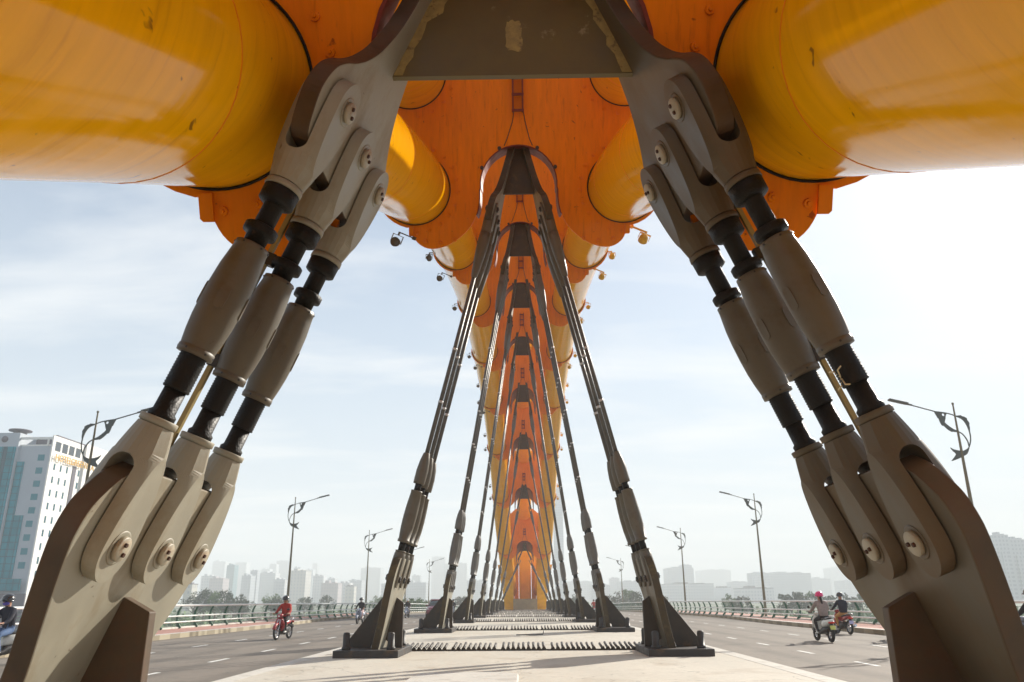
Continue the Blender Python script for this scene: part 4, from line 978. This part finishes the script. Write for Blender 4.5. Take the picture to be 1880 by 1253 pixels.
# ---------------------------------------------------------------- far skyline, every building its own thing
SKY=[(-342.5,900,14.1,47.0,0),(-190.0,520,5.0,27.8,1),(-317.8,900,12.9,45.7,0),(-162.0,470,5.4,19.9,2),(-161.2,480,4.2,23.0,2),(-165.7,520,10.2,22.9,3),(-257.4,800,8.1,35.0,0),(-275.3,880,7.8,42.8,0),(-276.9,920,14.4,48.0,2),(-130.4,430,5.8,16.8,3),(-118.0,420,8.2,20.9,4),(-186.8,700,6.2,30.8,0),(-260.6,1000,6.1,48.0,2),(-117.5,460,5.9,19.4,3),(-98.7,410,8.5,14.4,5),(-121.9,510,4.5,19.0,3),(-96.0,430,6.1,14.9,3),(-109.0,520,8.4,17.9,2),(-156.6,820,19.9,36.1,2),(-78.9,480,12.2,15.1,3),(-68.5,500,14.8,16.0,2),(-94.2,700,7.5,25.2,2),(-99.0,920,14.9,51.0,2),(-70.9,820,23.2,39.8,2),(-35.6,600,15.3,18.9,2),(-188.7,480,7.2,20.1,3),(-99.8,240,2.4,11.5,4),(-160.3,420,7.1,17.3,5),(-180.7,640,5.2,30.5,0),(-82.0,380,4.1,12.6,4),(37.7,900,10.6,126.1,6),(46.8,700,23.3,19.5,2),(51.3,560,13.0,14.8,2),(67.8,620,7.0,20.2,2),(73.4,560,18.2,16.8,2),(118.2,620,19.4,27.5,2),(123.7,625,8.3,29.6,2),(214.7,920,33.1,34.7,0),(92.7,460,25.6,13.7,3),(115.3,480,9.5,11.7,0),(162.4,620,14.8,16.9,2),(161.1,560,11.9,21.9,2),(167.8,520,26.9,20.5,3),(252.2,700,15.7,20.4,2),(345.4,900,19.1,35.5,0),(80.1,500,13.2,11.9,3),(259.1,640,21.1,17.9,2),(194.2,330,5.3,30.1,2),(203.3,335,7.8,28.5,2),(112.7,400,15.8,10.6,3)]
FN=['facade_pale','facade_teal','facade_grey','facade_white','facade_cream','facade_pink','facade_blue']; FC=['pale','teal','blue grey','white','cream','pinkish','slender blue']
sr=random.Random(12)
order={}
def bearing(x,y): return math.degrees(math.atan2(x,y))
LB=sorted([b for b in SKY if b[0]<0],key=lambda b:b[0]/b[1]); RB=sorted([b for b in SKY if b[0]>0],key=lambda b:b[0]/b[1])
def ordn(n): return {1:'1st',2:'2nd',3:'3rd'}.get(n,f'{n}th')
def building(b,lab):
    x,y,wd,h,c=b; F=1.25 if c==6 else 2.1; x,y,wd,h=x*F,y*F,wd*F,(h-7.2)*F+7.2; h2=h-.5; root=empty('building',(x,y,-6)); d=wd*sr.uniform(.7,1.2)+4; tag(root,lab,'building')
    g=G(); g.box(-wd/2,wd/2,0,d,0,h2)
    if wd>9 and c in (2,3) and sr.random()<.6: g.box(-wd*.25,wd*.2,-1.2,-.003,0,h2*.75)
    g.build('wall',FN[c],root)
    g=G(); t=sr.random()
    g.box(-wd/2-.2,wd/2+.2,-.2,d+.2,h2+.002,h2+.5)
    if c!=6:
        g.box(-wd*.3,-wd*.05,1,d*.5,h2+.502,h2+1.2+sr.uniform(.3,2)); g.box(wd*.1,wd*.3,1.5,d*.6,h2+.503,h2+.9+sr.uniform(.2,1.2))
    else: g.lathe([(wd*.35,h2+.5),(wd*.3,h2+2),(.1,h2+5)],12,0,Matrix.Translation((0,d/2,0)))
    g.build('roof','roof_dark' if h<22 else FN[c],root)
for sd_,L_ in (('left',LB),('right',RB)):
    for i,b in enumerate(L_):
        near='low' if b[3]<18 else ('tall' if b[3]>33 else 'mid-height')
        building(b,f'hazy {near} {FC[b[4]]} building, {ordn(i+1)} from the left in the {sd_} skyline' if b[4]!=6 else 'slender blue tower rising in the haze just right of the arch foot')
# ---------------------------------------------------------------- trees on the banks
def tree(x,y,h,light,idx,lab):
    r=random.Random(idx*7+3); root=empty('tree',(x,y,-6)); tag(root,lab,'tree','trees on the river bank')
    g=G(); g.path([(0,0,-.3),(.1,0,h*.25),(-.1,.1,h*.55),(0,0,h*.8)],[.35,.28,.2,.06],8)
    for i in range(5):
        a=r.uniform(0,6.28); g.path([(0,0,h*(.3+.07*i)),(math.cos(a)*h*.14,math.sin(a)*h*.14,h*(.42+.07*i)),(math.cos(a)*h*.26,math.sin(a)*h*.26,h*(.52+.06*i))],[.14,.09,.03],6)
    g.build('trunk','bark',root)
    g=G(); cl=[]
    for i in range(26):
        a=r.uniform(0,6.28); q=math.sqrt(r.random())*h*.42; zc_=h*r.uniform(.38,.93); q*=1.15-abs(zc_/h-.6)*1.5
        cl.append((math.cos(a)*q,math.sin(a)*q,zc_,h*r.uniform(.08,.15)))
    for cx,cy,cz,cr_ in cl:
        for j in range(52):
            u=Vector((r.gauss(0,1),r.gauss(0,1),r.gauss(0,1))); u.normalize(); p=Vector((cx,cy,cz))+u*cr_*r.uniform(.5,1.1)
            n_=Vector((r.gauss(0,1),r.gauss(0,1),r.gauss(0,1)+.5)).normalized(); t=n_.orthogonal().normalized(); bt=n_.cross(t); s=r.uniform(.16,.36)
            g.add([p+t*s,p+bt*s*.6,p-t*s,p-bt*s*.6],[(0,1,2,3)])
    g.build('crown','tree_leaf_light' if light else 'tree_leaf',root)
TR_=[(-101.2,250,9.1),(-100.2,255,9.9),(-94.0,248,8.9),(-92.0,250,9.4),(-87.3,245,8.7),(-87.2,252,8.2),(-83.8,270,8.4),(-79.5,265,7.7),(-81.0,300,7.7),(-77.9,320,8.3),(-60.4,330,7.6),(-53.8,330,8.0),(-27.8,190,6.9),(-25.2,185,7.0),(-22.7,180,6.6),(28.5,260,8.7),(32.6,265,9.2),(34.7,255,8.3),(36.5,250,7.3),(40.6,250,7.0),(65.4,260,7.5),(66.6,255,7.0),(81.7,260,7.5),(85.8,262,8.2),(90.3,265,8.3),(91.6,258,7.8),(94.3,255,7.0),(102.1,262,7.3),(105.6,260,7.6),(18.9,300,7.5),(-22.9,300,7.4)]
TL=sorted([t for t in TR_ if t[0]<0],key=lambda t:t[0]/t[1]); TRR=sorted([t for t in TR_ if t[0]>0],key=lambda t:t[0]/t[1])
ix=0
for sd_,L_ in (('left',TL),('right',TRR)):
    for i,(x,y,h) in enumerate(L_):
        ix+=1; li=y<200 or (i%4==2)
        tree(x,y,h,li,ix,f'{"bright" if li else "dark"} green tree, {ordn(i+1)} from the left over the {sd_} railing')
# shrubbery belt along the banks below the railings' eye line
g=G(); r=random.Random(77)
for i in range(9000):
    x=r.uniform(-260,260); y=r.uniform(215,250) if r.random()<.7 else r.uniform(250,330)
    p=Vector((x,y,-6+r.uniform(0,3.2)*(.6+.4*math.sin(x*.13)*math.sin(x*.041+1)))); n_=Vector((r.gauss(0,1),r.gauss(0,1)-.5,r.gauss(0,1)+.6)).normalized(); t=n_.orthogonal().normalized(); bt=n_.cross(t); s=r.uniform(.5,1.2)
    g.add([p+t*s,p+bt*s*.7,p-t*s,p-bt*s*.7],[(0,1,2,3)])
tag(g.build('shrubs','tree_leaf_light'),'loose green shrubs covering the far river bank','shrubs',kind='stuff')
# ---------------------------------------------------------------- haze
g=G(); g.box(-2200,2200,-80,2400,-9,170)
hz=g.build('haze','black_plastic'); hz.data.materials.clear()
hm=bpy.data.materials.new('haze'); hm.use_nodes=True; t=hm.node_tree; t.nodes.clear(); o_=t.nodes.new('ShaderNodeOutputMaterial'); pv=t.nodes.new('ShaderNodeVolumePrincipled')
pv.inputs['Color'].default_value=(.96,.985,1,1); pv.inputs['Density'].default_value=.00085; pv.inputs['Anisotropy'].default_value=.0; t.links.new(pv.outputs[0],o_.inputs['Volume']); hz.data.materials.append(hm)
tag(hz,kind='stuff')
